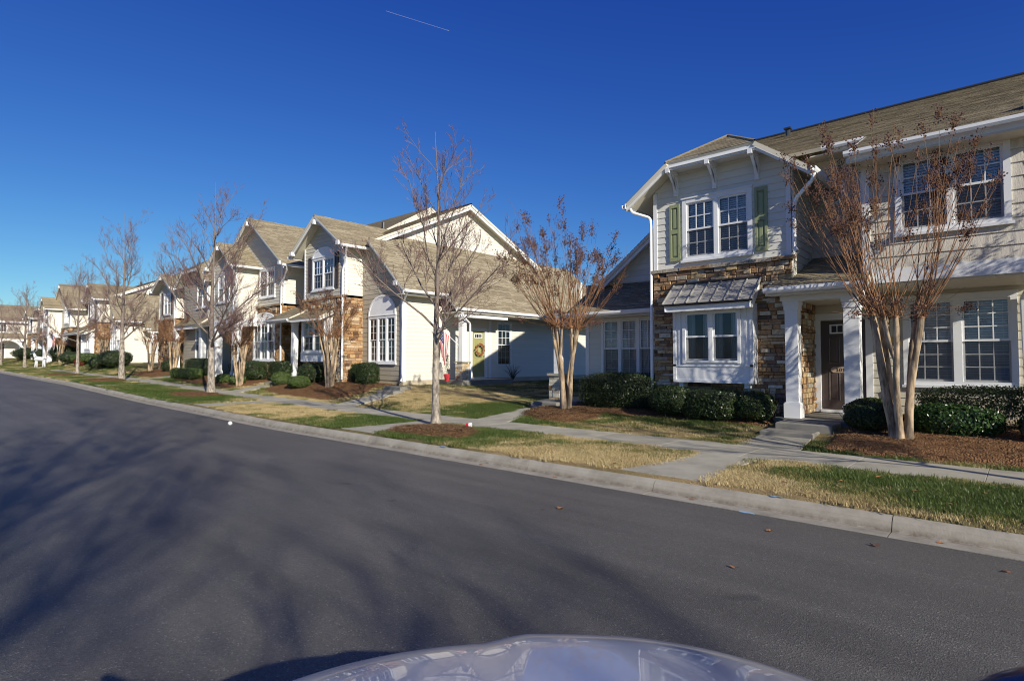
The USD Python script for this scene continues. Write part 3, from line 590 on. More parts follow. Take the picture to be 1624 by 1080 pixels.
def roof(parent, pts, course=.145, th=.09, joined_tabs=True, seed=0, name='roof', tabs=True):
    """a shingled roof plane from coplanar points (first three not in line)"""
    P = np.array(pts, float); nn = np.cross(P[1] - P[0], P[2] - P[0]); nn /= np.linalg.norm(nn)
    if nn[2] < 0: nn = -nn
    a = np.cross([0, 0, 1.], nn); a /= np.linalg.norm(a); b = np.cross(nn, a); F = Frame(P[0], a, b, nn)
    poly = Polygon([((q - P[0]) @ a, (q - P[0]) @ b) for q in P]).buffer(0)
    r_ = part(name, parent); mb = MB()
    for p in polys(poly): fpoly(mb, F, p, -th, 0.)
    mb.build('deck', 'soffit_board', r_)
    r = random.Random(seed + int(abs(P[0][0]) * 10)); S = MB(); x0, t0, x1, t1 = poly.bounds; k = 0
    while t0 + k * course < t1:
        lo_, hi_ = t0 + k * course, min(t0 + (k + 1) * course, t1); strip = poly.intersection(sbox(x0 - 1, lo_, x1 + 1, hi_))
        for p in polys(strip):
            if not tabs: fpoly(S, F, p, -.001, lambda s, t, e=lo_ + course: .004 + .012 * (e - t) / course); continue
            sx0, _, sx1, _ = p.bounds; x = sx0
            while x < sx1 - 1e-3:
                w = min(r.uniform(.16, .75), sx1 - x); w = sx1 - x if sx1 - x - w < .08 else w
                rag = r.choice([0, 0, .02])
                for pp in polys(p.intersection(sbox(x, lo_ + rag, x + w, hi_ + 1))):
                    h_ = .009 + r.uniform(0, .006)
                    fpoly(S, F, pp, -.001, lambda s, t, e=lo_ + course, h=h_: .003 + h * (e - t) / course)
                x += w
        k += 1
    S.build('shingle_courses', 'shingles', r_, kind='stuff')
    return F
def fascia(parent, p, q, h, out, th=.03, name='fascia', mat='white_trim', drop=0.): 
    mb = MB(); p, q, o_ = np.array(p, float), np.array(q, float), np.array(out, float) * (th + .035); z = np.array([0, 0, .012]); boards3(mb, p - z - o_, q - z - o_, h, th, out); mb.build(name, mat, parent)
def plane_part(parent, pts, mat, name, th=.02):
    P = np.array(pts, float); nn = np.cross(P[1] - P[0], P[2] - P[0]); nn /= np.linalg.norm(nn); k = len(P)
    mb = MB(); mb.add(np.vstack([P, P + nn * th]), [tuple(range(k))[::-1], tuple(range(k, 2 * k))] + [(i, (i + 1) % k, (i + 1) % k + k, i + k) for i in range(k)]); mb.build(name, mat, parent)
def boxpart(parent, x0, x1, y0, y1, z0, z1, mat, name, label=None):
    mb = MB(); mb.box(x0, x1, y0, y1, z0, z1); return mb.build(name, mat, parent, label=label)
def fpart(parent, F, s0, s1, t0, t1, n0, n1, mat, name): 
    mb = MB(); fbox(mb, F, s0, s1, t0, t1, n0, n1); mb.build(name, mat, parent)
def gutterpart(parent, p, q, out): mb = MB(); gutter(mb, p, q, out); mb.build('gutter', 'white_trim', parent)
def downspout(parent, pts, r=.042): mb = MB(); tube(mb, path_round(pts, 4, .08), r, 8); mb.build('downspout', 'white_trim', parent, smooth=False)
def pillar(parent, x0, x1, y0, y1, z0, z1, name='pillar'):
    w = part(name, parent); m = .035
    boxpart(w, x0, x1, y0, y1, z0 + .32, z1 - .2, 'white_trim', 'shaft')
    boxpart(w, x0 - m, x1 + m, y0 - m, y1 + m, z0, z0 + .3, 'white_trim', 'plinth')
    boxpart(w, x0 - m * .6, x1 + m * .6, y0 - m * .6, y1 + m * .6, z0 + .3, z0 + .325, 'white_trim', 'plinth_moulding'); boxpart(w, x0 - m, x1 + m, y0 - m, y1 + m, z1 - .08, z1, 'white_trim', 'capital'); boxpart(w, x0 - m * .5, x1 + m * .5, y0 - m * .5, y1 + m * .5, z1 - .2, z1 - .08, 'white_trim', 'necking')
def bracket(parent, F, s, t0, t1, out, w=.09):
    mb = MB(); fbox(mb, F, s - w / 2, s + w / 2, t0, t1, .0, .075)
    fbox(mb, F, s - w / 2 - .004, s + w / 2 + .004, t1 - .1, t1, .0, out)
    P = np.array([(t0 + .1, .07), (t0 + .22, .07), (t1 - .1, out - .12), (t1 - .1, out - .24)])
    v = [F.p(s + e * w * .42, t, n) for e in (-1, 1) for t, n in P]
    mb.add(np.array(v), [(3, 2, 1, 0), (4, 5, 6, 7)] + [(i, (i + 1) % 4, (i + 1) % 4 + 4, i + 4) for i in range(4)]); mb.build('bracket', 'white_trim', parent)
def door(parent, F, s0, s1, t0, t1, mat, lite_pos=0, knob_side=1, trim=.13, lites=4):
    w = part('door', parent); mb = MB(); fbox(mb, F, s0, s1, t0, t1, -.07, -.03); mb.build('door_leaf', mat, w)
    fr = MB(); fbox(fr, F, s0 - trim, s0, t0 - .06, t1 + .02, -.08, .03); fbox(fr, F, s1, s1 + trim, t0 - .06, t1 + .02, -.08, .03); fbox(fr, F, s0 - trim, s1 + trim, t1 + .02, t1 + .17, -.08, .035); fr.build('door_frame', 'white_trim', w)
    th = MB(); fbox(th, F, s0, s1, t0 - .06, t0, -.08, .05); th.build('threshold', 'white_trim', w)
    W = s1 - s0
    for a, b in ((.17, .43), (.57, .83)):
        for c, d in ((.1, .43), (.52, .82)):
            A0, A1, B0, B1 = s0 + W * a, s0 + W * b, t0 + (t1 - t0) * c, t0 + (t1 - t0) * d
            pm = MB(); q = [F.p(s, t, n) for n, i in ((-.03, 0), (-.018, .018), (-.036, .035), (-.024, .065)) for s, t in ((A0 + i, B0 + i), (A1 - i, B0 + i), (A1 - i, B1 - i), (A0 + i, B1 - i))]
            fs = [(12, 13, 14, 15)] + [(o + i, o + (i + 1) % 4, o + 4 + (i + 1) % 4, o + 4 + i) for o in (0, 4, 8) for i in range(4)]
            if np.dot(np.cross(F.a, F.b), F.n) < 0: fs = [x[::-1] for x in fs]
            pm.add(np.array(q), fs); pm.build('door_panel', mat, w)
    L = MB(); a, b, c, d = s0 + W * .24, s0 + W * .78, t0 + (t1 - t0) * .87, t0 + (t1 - t0) * .945
    fbox(L, F, a - .03, b + .03, c - .03, c, -.035, -.01); fbox(L, F, a - .03, b + .03, d, d + .03, -.035, -.01)
    for i in range(lites + 1): x = a + (b - a) * i / lites; fbox(L, F, x - (.03 if i in (0,) else .008), x + (.03 if i == lites else .008), c, d, -.035, -.012)
    L.build('light_frame', 'white_trim', w)
    g = MB(); fbox(g, F, a, b, c, d, -.034, -.0255); g.build('light_pane', 'plastic_black', w)
    kx = s0 + W * (.92 if knob_side > 0 else .08); km = MB(); c = F.p(kx, t0 + (t1 - t0) * .46, .03)
    icos(km, c, .03); icos(km, F.p(kx, t0 + (t1 - t0) * .53, -.015), .03); tube(km, [F.p(kx, t0 + (t1 - t0) * .46, -.03), c], .012, 6); km.build('door_knob', 'dark_metal', w)
    return rect(s0 - trim + .01, s1 + trim - .01, t0 - .05, t1 + .16)

# ------------------------------------------------------------------ the near townhouse
H = thing('townhouse', (-3, 14, .3), label='near townhouse at the right with stone bay, sage green shutters and brown front door', cat='townhouse')
BX0, BX1, BY = -6.92, -3.67, 13.1
Fb = front(BY)
o = window(H, Fb, -6.14, -4.48, 4.09, 5.60, 2, (3, 2), (3, 2), screen=True)
bayp = Polygon([(BX0, 3.95), (BX1, 3.95), (BX1, 5.9), (-4.25, 6.32), (-6.34, 6.32), (BX0, 5.9)])
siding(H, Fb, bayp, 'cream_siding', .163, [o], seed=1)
shutter(H, Fb, -6.47, -6.2, 4.12, 5.52, 'sage_green'); shutter(H, Fb, -4.42, -4.15, 4.12, 5.55, 'sage_green')
for s in (BX0, BX1 - .1): fpart(H, Fb, s, s + .1, 3.95, 5.88, .0, .03, 'white_trim', 'corner_board')
Fs = endp(BX1)
siding(H, Fs, rect(BY + .0, 14.68, 3.2, 6.0), 'cream_siding', .163, seed=2)
fpart(H, Fs, BY, BY + .1, 3.95, 5.88, .0, .03, 'white_trim', 'corner_board')
backing(H, endm(BX0), rect(BY, 15, .3, 6.2), mat='cream_siding')
for s in (-6.3, -5.33, -4.36): bracket(H, Fb, s, 5.72, 6.3, .5)
# bay roof: clipped gable
xc, ze, zc, zr = -5.295, 5.65, 6.438, 7.194
for sg in (-1, 1):
    e = xc + sg * 2.145; c = xc + sg * 1.05; v = xc + sg * .925
    roof(H, [(e, 12.6, ze), (c, 12.6, zc), (xc, 13.85, zr), (xc, 15.65, zr), (v, 14.25, 6.52), (v, 14.7, 6.52), (e, 14.7, ze)], seed=sg + 2)
    fascia(H, (e, 12.6, ze + .0), (c, 12.6, zc), .17, (0, -1, 0), .03, drop=.0)
    plane_part(H, [(e, 12.6, ze - .11), (c, 12.6, zc - .11), (c, BY, zc - .11), (e, BY, ze - .11)], 'white_trim', 'rake_soffit', .012)
    gutterpart(H, (e, 12.58, ze - .02), (e, 14.7, ze - .02), (sg, 0, 0))
roof(H, [(xc - 1.05, 12.6, zc), (xc + 1.05, 12.6, zc), (xc, 13.85, zr)], seed=9)
fascia(H, (xc - 1.05, 12.598, zc), (xc + 1.05, 12.598, zc), .17, (0, -1, 0), .032)
plane_part(H, [(xc - 1.06, 12.6, 6.30), (xc + 1.06, 12.6, 6.30), (xc + 1.06, BY, 6.30), (xc - 1.06, BY, 6.30)], 'white_trim', 'soffit', .012)
mb = MB()
for p, q in (((xc - 1.05, 12.6, zc), (xc, 13.85, zr)), ((xc + 1.05, 12.6, zc), (xc, 13.85, zr)), ((xc, 13.85, zr), (xc, 15.6, zr))):
    tube(mb, [np.array(p) + (0, 0, .012), np.array(q) + (0, 0, .012)], .035, 5)
mb.build('hip_cap', 'shingles', H)
downspout(H, [(-3.12, 12.72, 5.56), (-3.13, 12.74, 5.42), (-3.55, 13.03, 5.15), (-3.60, 13.04, 4.95), (-3.6, 13.04, 4.1), (-3.5, 12.9, 3.98)])
downspout(H, [(-7.40, 12.75, 5.55), (-7.36, 12.8, 5.45), (-6.99, 13.04, 5.3), (-6.98, 13.05, 5.1), (-6.98, 13.05, .5)], .036)
# stone below the bay
stone_wall(H, Fb, rect(BX0, BX1, .3, 3.86), [rect(-6.2, -4.45, 1.2, 2.98), rect(-6.3, -4.2, 2.95, 3.0)], seed=3, limit=215, hmin=.055, hmax=.135)
stone_wall(H, Fs, rect(BY, 14.66, .5, 2.98), seed=4, limit=290)
ledge(H, Fb, -6.99, -3.58, 3.86, 3.95, .09, 1)
# box window with a metal awning
B = part('box_window', H); YB = 12.79; Fx = front(YB)
ob = rect(-5.99, -4.68, 1.64, 2.86)
mb = MB(); mb.box(-6.27, -4.40, YB + .03, BY, 1.18, 1.64)
for g in polys(rect(-6.27, -4.40, 1.18, 2.95).difference(rect(-5.96, -4.71, 1.67, 2.83))): fpoly(mb, Fx, g, -.06, 0.)
mb.box(-6.27, -6.2, YB + .06, BY, 1.64, 2.95); mb.box(-4.47, -4.40, YB + .06, BY, 1.64, 2.95); mb.box(-6.2, -4.47, YB + .06, BY, 2.86, 2.95); mb.build('box_body', 'white_trim', B)
mb = MB()
for a, b, c, d in ((-6.27, -4.40, 1.18, 1.24), (-6.27, -4.40, 1.55, 1.6), (-6.27, -6.20, 1.24, 2.95), (-4.47, -4.40, 1.24, 2.95), (-6.13, -6.07, 1.6, 2.95), (-4.6, -4.54, 1.6, 2.95)): fbox(mb, Fx, a, b, c, d, -.001, .02)
mb.build('trim_board', 'white_trim', B)
window(H, Fx, -6.02, -4.66, 1.62, 2.87, 2, None, None, casing=.07, head=.07, mull=.1, cover='curtain', sill=False)
for s in (-6.1, -4.57): bracket(H, Fb, s, .82, 1.18, .27)
AW = part('awning', H); aF, aB = 12.42, 13.06; zF, zB = 3.0, 3.52
dy, dzv = aB - aF, zB - zF; L = math.hypot(dy, dzv); Fa = Frame((0, aF, zF), (1, 0, 0), (0, dy / L, dzv / L)); 
xa = np.linspace(-6.36, -4.30, 8)
for a, b in zip(xa, xa[1:]):
    mb = MB(); fbox(mb, Fa, a + .004, b - .004, 0, L, -.02, .004); mb.build('roof_panel', 'awning_metal', AW)
for a in xa: mb = MB(); fbox(mb, Fa, a - .012, a + .012, 0, L, -.01, .032); mb.build('standing_seam', 'awning_metal', AW)
fpart(AW, Fa, -6.38, -4.28, L - .02, L + .05, -.02, .05, 'dark_metal', 'flashing'); fpart(AW, Fa, -6.38, -4.28, -.02, -.001, -.03, .012, 'dark_metal', 'drip_edge')
fascia(AW, (-6.33, aF + .03, zF - .03), (-4.33, aF + .03, zF - .03), .13, (0, -1, 0), .03)
for s, sg in ((-6.33, -1), (-4.33, 1)):
    mb = MB(); p = np.array([(s, aF + .03, zF - .03), (s, aB, zB - .03), (s, aB, zB - .22), (s, aF + .2, zF - .16), (s, aF + .03, zF - .16)])
    mb.add(np.vstack([p, p + [.03 * -sg, 0, 0]]), [tuple(range(5)), tuple(range(5, 10))[::-1]] + [(i, i + 5, (i + 1) % 5 + 5, (i + 1) % 5) for i in range(5)]); mb.build('rake_board', 'white_trim', AW)
# porch
boxpart(H, -4.0, -2.3, 12.76, 14.66, .3, .485, 'step_concrete', 'porch_slab')
pillar(H, -3.78, -3.53, 12.9, 13.15, .485, 2.95); pillar(H, -2.68, -2.41, 12.9, 13.17, .485, 2.95)
boxpart(H, -3.86, -2.33, 12.86, 13.17, 2.95, 3.17, 'white_trim', 'porch_beam'); boxpart(H, -3.6, -2.34, 13.172, 14.69, 2.97, 3.0, 'soffit_board', 'porch_ceiling')
roof(H, [(-4.06, 12.52, 3.22), (-2.2, 12.52, 3.22), (-2.2, 12.96, 3.22 + .44 * .4), (-2.33, 12.96, 3.22 + .44 * .4), (-2.33, 14.69, 4.088), (-3.66, 14.69, 4.088), (-3.66, 13.04, 3.428), (-4.06, 13.04, 3.428)], seed=12)
fascia(H, (-4.06, 12.52, 3.21), (-2.2, 12.52, 3.21), .15, (0, -1, 0))
gutterpart(H, (-4.06, 12.49, 3.2), (-2.2, 12.49, 3.2), (0, -1, 0))
fascia(H, (-2.2, 12.5, 3.23), (-2.2, 12.96, 3.42), .17, (1, 0, 0), name='rake_board'); fascia(H, (-4.06, 12.5, 3.23), (-4.06, 13.0, 3.43), .15, (-1, 0, 0), name='rake_board')
plane_part(H, [(-4.03, 12.54, 3.06), (-2.2, 12.54, 3.06), (-2.2, 12.86, 3.06), (-4.03, 12.86, 3.06)], 'soffit_board', 'soffit')
Fd = front(14.7)
od = door(H, Fd, -3.53, -2.62, .565, 2.6, 'door_brown', trim=.135)
siding(H, Fd, rect(-3.66, -2.34, .5, 6.45), 'beige_siding', .163, [od, Point(-3.2, 5.58).buffer(.26)], seed=5)
# oval window
OV = part('oval_window', H); c = (-3.2, 5.58)
def oval(rx, ry, n=28): return Polygon([(c[0] + rx * math.cos(t), c[1] + ry * math.sin(t)) for t in np.linspace(0, 2 * math.pi, n, endpoint=False)])
mb = MB(); fpoly(mb, Fd, oval(.27, .32).difference(oval(.2, .25)), -.01, .05); mb.build('casing', 'white_trim', OV)
mb = MB(); fbox(mb, Fd, -3.4, -3.0, 5.57, 5.59, -.02, .0); fbox(mb, Fd, -3.21, -3.19, 5.33, 5.83, -.021, .001); mb.build('muntin', 'white_trim', OV)
mb = MB(); fpoly(mb, Fd, oval(.21, .26), -.03, -.022); mb.build('pane', 'window_glass', OV)
mb = MB(); fpoly(mb, Fd, oval(.25, .3), -.12, -.11); mb.build('blind', 'blind_slat', OV)
# right-hand section: upper floor carried forward over a set-back ground floor
Fu, Fl = front(13.0), front(14.75); XR, XU = 9.5, .23
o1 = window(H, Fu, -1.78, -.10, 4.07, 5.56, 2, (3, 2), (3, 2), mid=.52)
siding(H, Fu, rect(-2.33, XU, 3.45, 5.72), 'tan_shake', .235, [o1], seed=6, lap=.018)
fpart(H, Fu, -2.33, -2.2, 3.45, 5.7, .0, .032, 'white_trim', 'corner_board'); fpart(H, Fu, XU - .1, XU, 3.45, 5.7, .0, .032, 'white_trim', 'corner_board')
fpart(H, Fu, -2.33, XU, 3.19, 3.45, -.14, .03, 'white_trim', 'band_board'); siding(H, endp(XU), rect(13.0, 14.7, 3.2, 6.2), 'tan_shake', .235, joined=True, seed=16)
boxpart(H, -2.33, XU, 13.03, 14.74, 3.15, 3.188, 'soffit_board', 'soffit')
backing(H, endm(-2.33), Polygon([(13.0, 3.2), (14.68, 3.2), (14.68, 6.55), (13.0, 5.8)]), mat='tan_shake')
fpart(H, endm(-2.33), 13.0, 13.14, 3.45, 5.7, .0, .03, 'white_trim', 'corner_board')
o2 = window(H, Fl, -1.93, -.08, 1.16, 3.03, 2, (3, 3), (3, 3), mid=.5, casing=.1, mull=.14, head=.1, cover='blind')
siding(H, Fl, rect(-2.33, 2.0, .55, 3.15), 'beige_siding', .172, [o2], seed=7)
fpart(H, Fl, -2.49, -2.33, .5, 3.15, .0, .035, 'white_trim', 'corner_board')
backing(H, Fl, rect(2.0, XR, .4, 6.4), mat='beige_siding'); backing(H, front(14.72), rect(XU, XR, 3.15, 6.4), mat='tan_shake')
boxpart(H, -2.33, 2.0, 14.7, 14.9, .1, .55, 'foundation', 'foundation')
shutter(H, Fl, .12, .45, 1.1, 3.0, 'dark_brown_paint')
downspout(H, [(.1, 14.3, 3.1), (.06, 14.5, 2.98), (.0, 14.66, 2.9), (.0, 14.66, .5)], .05)
# main roof
ES, EY, EZ, RY = .463, 12.5, 5.74, 19.8
def mz(y): return EZ + ES * (y - EY)
GX = -7.6
roof(H, [(GX, 14.2, mz(14.2)), (-2.5, 14.2, mz(14.2)), (-2.5, EY, EZ), (.55, EY, EZ), (.55, 14.2, mz(14.2)), (10, 14.2, mz(14.2)), (10, RY, mz(RY)), (GX, RY, mz(RY))], seed=20)
roof(H, [(GX, RY, mz(RY)), (10, RY, mz(RY)), (10, 27.1, EZ), (GX, 27.1, EZ)], seed=21, tabs=False)
mb = MB(); tube(mb, [(GX, RY, mz(RY) + .03), (10, RY, mz(RY) + .03)], .05, 6); mb.build('ridge_cap', 'dark_metal', H)
fascia(H, (-2.5, EY, EZ), (.55, EY, EZ), .2, (0, -1, 0)); gutterpart(H, (-2.52, EY - .03, EZ - .02), (.57, EY - .03, EZ - .02), (0, -1, 0)); fascia(H, (.55, EY, EZ + .02), (.55, 14.2, mz(14.2) + .02), .2, (1, 0, 0), name='rake_board')
boxpart(H, -2.5, .55, EY, 13.0, EZ - .24, EZ - .2, 'soffit_board', 'soffit')
fascia(H, (-3.2, 14.2, mz(14.2)), (-2.5, 14.2, mz(14.2)), .18, (0, -1, 0)); gutterpart(H, (-3.3, 14.17, mz(14.2) - .02), (-2.48, 14.17, mz(14.2) - .02), (0, -1, 0))
fascia(H, (-2.5, EY - .02, EZ + .02), (-2.5, 14.2, mz(14.2) + .02), .2, (-1, 0, 0), name='rake_board')
boxpart(H, -3.66, -2.5, 14.2, 14.7, 6.33, 6.36, 'soffit_board', 'soffit')
downspout(H, [(-2.48, 14.1, 6.38), (-2.45, 13.6, 6.0), (-2.42, 13.05, 5.6), (-2.42, 13.05, 5.4)], .04)
mb = MB(); tube(mb, [(-5.35, 18.9, mz(18.9) - .05), (-5.35, 18.9, mz(18.9) + .2)], .07, 8); mb.box(-5.45, -5.25, 18.8, 19.0, mz(18.9) + .2, mz(18.9) + .25); mb.build('roof_vent', 'dark_metal', H)
gab = Polygon([(14.3, 3), (27, 3), (27, 5.7), (19.8, mz(19.8) - .1), (14.3, mz(14.3) - .1)])
siding(H, endm(-7.4), gab, 'cream_siding', .2, joined=True)
fascia(H, (GX, 14.2, mz(14.2)), (GX, RY, mz(RY)), .2, (-1, 0, 0), name='rake_board'); fascia(H, (GX, 27.1, EZ), (GX, RY, mz(RY)), .2, (-1, 0, 0), name='rake_board')
backing(H, endp(XR), rect(13.3, 27, .3, 5.7), mat='tan_shake'); backing(H, Frame((0, 26.9, 0), (1, 0, 0), n=(0, 1, 0)), rect(-9.6, XR, .3, 5.7), mat='cream_siding')
# left wing with its low skirt roof
WX = -9.62; Fw = front(14.0)
o3 = window(H, Fw, -9.08, -7.28, 1.08, 2.9, 3, (2, 3), (2, 3), casing=.08, head=.08, mull=.09, mid=.52, cover='blind')
siding(H, Fw, rect(WX, BX0, .55, 3.02), 'cream_siding', .163, [o3], seed=8)
fpart(H, Fw, WX, WX + .12, .5, 3.0, .0, .032, 'white_trim', 'corner_board'); boxpart(H, WX, BX0, 13.98, 14.1, .1, .55, 'foundation', 'foundation')
siding(H, endm(WX), rect(14.0, 26.9, .4, 3.9), 'cream_siding', .163, joined=True)
roof(H, [(-10.0, 13.5, 3.06), (BX0, 13.5, 3.06), (BX0, 15.0, 3.99), (-10.0, 15.0, 3.99)], seed=23)
fascia(H, (-10, 13.5, 3.05), (BX0, 13.5, 3.05), .15, (0, -1, 0)); gutterpart(H, (-10, 13.47, 3.04), (BX0 + .02, 13.47, 3.04), (0, -1, 0))
boxpart(H, -10, BX0, 13.5, 14.0, 2.88, 2.91, 'soffit_board', 'soffit')
def wz(x): return 3.2 + .77 * (x + 10.6)
siding(H, front(15.0), Polygon([(-9.7, 3.7), (BX0, 3.7), (BX0, 5.95), (-9.7, wz(-9.7) - .12)]), 'cream_siding', .163, seed=9, joined=True)
roof(H, [(-10.9, 14.6, wz(-10.9)), (-6.95, 14.6, wz(-6.95)), (-6.95, 15.4, wz(-6.95)), (-7.4, 15.4, wz(-7.4)), (-7.4, 27.0, wz(-7.4)), (-10.9, 27.0, wz(-10.9))], seed=24)
fascia(H, (-10.9, 14.6, wz(-10.9)), (-6.95, 14.6, wz(-6.95)), .22, (0, -1, 0), name='rake_board'); 
plane_part(H, [(-10.9, 14.62, wz(-10.9) - .12), (-6.95, 14.62, wz(-6.95) - .12), (-6.95, 15.0, wz(-6.95) - .12), (-10.9, 15.0, wz(-10.9) - .12)], 'soffit_board', 'rake_soffit')
# side porch pier
PR = part('porch_pier', H)
def pier(PRp, x, y, z0, z1, w, seed):
    boxpart(PRp, x - w / 2 + .05, x + w / 2 - .05, y - w / 2 + .05, y + w / 2 - .05, z0, z1, 'joint_dark', 'core')
    r = random.Random(seed); t = z0
    while t < z1 - .03:
        h = min(r.uniform(.08, .14), z1 - t)
        for F_, s0 in ((front(y - w / 2 + .04), x - w / 2), (endp(x + w / 2 - .04), y - w / 2), (endm(x - w / 2 + .04), y - w / 2)):
            c = r.uniform(.3, .7) * w
            for a, b in ((s0, s0 + c), (s0 + c, s0 + w)):
                mb = MB(); fbox(mb, F_, a + .004, b - .004, t + .004, t + h - .004, 0, .04 + r.uniform(0, .02)); mb.build('stone', f'stone_tone_{r.choice([1, 2, 2, 3, 4, 4, 6, 7, 7, 8])}', PRp)
        t += h
    boxpart(PRp, x - w / 2 - .05, x + w / 2 + .05, y - w / 2 - .05, y + w / 2 + .05, z1, z1 + .07, 'concrete', 'cap')
pier(PR, -10.72, 14.1, .35, 1.22, .42, 5); boxpart(PR, -10.83, -10.61, 14.0, 14.2, 1.29, 3.15, 'white_trim', 'column')
boxpart(H, -11.0, -9.64, 13.5, 16.5, .25, .5, 'step_concrete', 'porch_slab')
boxpart(H, -2.31, -2.17, 14.66, 14.73, .84, 1.03, 'outlet_cream', 'outlet_cover')

# ------------------------------------------------------------------ the row houses farther along
def row_house(dx, dz, label, detail, sB=0., sC=0., sD=0., sE=0., left=-47.4):
    """detail 2: boards and stones one by one; 1: joined"""
    R = thing('row_house', (dx - 30, 14, .8 + dz), label=label, cat='row house')
    J = detail < 2; far = detail < 2
    def X(x): return x + dx
    def Zz(z): return z + dz
    # ---- end wing with the tall arched window
    F14 = front(14.0)
    def rz(x): return Zz(4.43 + .935 * (-17.85 - x))          # roof line in own x
    o = window(R, F14, X(-20.75), X(-18.82), Zz(1.52), Zz(3.5), 3, (2, 3), (2, 3), casing=.1, arch=.85, screen=False, cover='curtain', far=far, mull=.1)
    arch = Point(X(-19.785), Zz(3.53)).buffer(.9).intersection(rect(X(-21), X(-18), Zz(3.5), Zz(5)))
    siding(R, F14, Polygon([(X(-21.25), Zz(.85)), (X(-18.4), Zz(.85)), (X(-18.4), rz(-18.4) - .15), (X(-20.4), rz(-20.4) - .15), (X(-21.25), rz(-20.4) - .15)]), 'taupe_siding', .2, [o, arch], joined=J, seed=11, maxlen=1.2)
    fpart(R, F14, X(-18.53), X(-18.4), Zz(.8), rz(-18.4) - .1, 0, .03, 'white_trim', 'corner_board')
    boxpart(R, X(-21.25), X(-18.42), 14.01, 14.15, Zz(.3), Zz(.86), 'foundation', 'foundation')
    Fe = endp(X(-18.4))
    ow = window(R, Fe, 19.42, 20.42, Zz(1.4), Zz(3.45), 1, (3, 3), (3, 3), casing=.06, head=.06, far=far, cover=None, mid=.48, screen=True, sill=False)
    od = door(R, Fe, 17.82, 18.62, Zz(.9), Zz(2.95), 'door_olive' if detail > 1 else 'door_brown', trim=.14)
    siding(R, Fe, rect(14.0, 28.0, Zz(.85), Zz(3.95)), 'end_siding', .163, [ow, od], joined=J, seed=12)
    siding(R, Fe, Polygon([(14.0, Zz(3.95)), (15.8, Zz(3.95)), (15.8, Zz(4.6)), (14.0, Zz(4.75))]), 'end_siding', .163, joined=True, seed=13)
    fpart(R, Fe, 14.0, 14.13, Zz(.8), Zz(4.7), 0, .03, 'white_trim', 'corner_board'); fpart(R, Fe, 18.88, 19.02, Zz(.8), Zz(3.9), 0, .035, 'white_trim', 'corner_board')
    boxpart(R, X(-18.55), X(-18.39), 14.0, 28.0, Zz(.1), Zz(.86), 'foundation', 'foundation')
    # shed roof of the wing and of the side porch
    roof(R, [(X(-17.85), 13.6, rz(-17.85)), (X(-17.85), 15.8, rz(-17.85)), (X(-17.2), 15.8, rz(-17.2)), (X(-17.2), 28.4, rz(-17.2)), (X(-20.8), 28.4, rz(-20.8)), (X(-20.8), 14.3, rz(-20.8)), (X(-20.3), 13.6, rz(-20.3))], seed=31, course=.16)
    fascia(R, (X(-17.85), 13.6, rz(-17.85)), (X(-20.3), 13.6, rz(-20.3)), .2, (0, -1, 0), name='rake_board')
    fascia(R, (X(-17.2), 15.8, rz(-17.2)), (X(-17.85), 15.8, rz(-17.85)), .2, (0, -1, 0), name='rake_board')
    plane_part(R, [(X(-17.85), 13.62, rz(-17.85) - .11), (X(-17.85), 14.0, rz(-17.85) - .11), (X(-20.3), 14.0, rz(-20.3) - .11), (X(-20.3), 13.62, rz(-20.3) - .11)], 'soffit_board', 'rake_soffit')
    fascia(R, (X(-17.85), 13.6, rz(-17.85)), (X(-17.85), 15.8, rz(-17.85)), .16, (1, 0, 0)); gutterpart(R, (X(-17.82), 13.6, rz(-17.85) - .02), (X(-17.82), 15.8, rz(-17.85) - .02), (1, 0, 0))
    fascia(R, (X(-17.2), 15.8, rz(-17.2)), (X(-17.2), 28.4, rz(-17.2)), .16, (1, 0, 0)); gutterpart(R, (X(-17.17), 15.8, rz(-17.2) - .02), (X(-17.17), 28.4, rz(-17.2) - .02), (1, 0, 0))
    boxpart(R, X(-18.4), X(-17.2), 15.8, 28.4, rz(-17.2) - .2, rz(-17.2) - .17, 'soffit_board', 'soffit')
    boxpart(R, X(-18.4), X(-17.9), 13.6, 15.8, rz(-17.85) - .2, rz(-17.85) - .17, 'soffit_board', 'soffit')
    fpart(R, front(13.6), X(-18.5), X(-18.28), rz(-18.4) - .32, rz(-18.4) - .14, -.1, .04, 'white_trim', 'lookout')
    boxpart(R, X(-18.42), X(-17.0), 15.9, 19.0, Zz(.2), Zz(.84), 'step_concrete', 'porch_slab')
    PRp = part('porch_pier', R); pier(PRp, X(-17.45), 16.35, Zz(.55), Zz(1.55), .42, 7); boxpart(PRp, X(-17.57), X(-17.33), 16.23, 16.47, Zz(1.62), Zz(3.62), 'white_trim', 'column')
    boxpart(R, X(-17.6), X(-17.3), 16.0, 19.0, Zz(3.46), Zz(3.62), 'white_trim', 'porch_beam')
    downspout(R, [(X(-17.1), 16.0, Zz(3.62)), (X(-17.15), 16.1, Zz(3.45)), (X(-17.28), 16.62, Zz(3.2)), (X(-17.28), 16.62, Zz(.8)), (X(-17.1), 16.6, Zz(.66))])
    downspout(R, [(X(-17.8), 13.75, rz(-17.85) - .1), (X(-18.2), 13.9, rz(-17.85) - .35), (X(-18.34), 13.93, rz(-17.85) - .55), (X(-18.34), 13.93, Zz(.95)), (X(-18.2), 13.75, Zz(.84)), (X(-18.0), 13.6, Zz(.8))])
    # ---- big gable end and main roof
    ry, rzz = 19.65, Zz(9.42); es = .463
    def mz2(y): return rzz - es * abs(y - ry)
    Fg = endp(X(-20.8))
    siding(R, Fg, Polygon([(14.35, Zz(6.7)), (25.6, Zz(6.7)), (25.6, mz2(25.6) - .1), (ry, rzz - .12), (14.35, mz2(14.35) - .1)]), 'end_siding', .17, joined=J, seed=14)
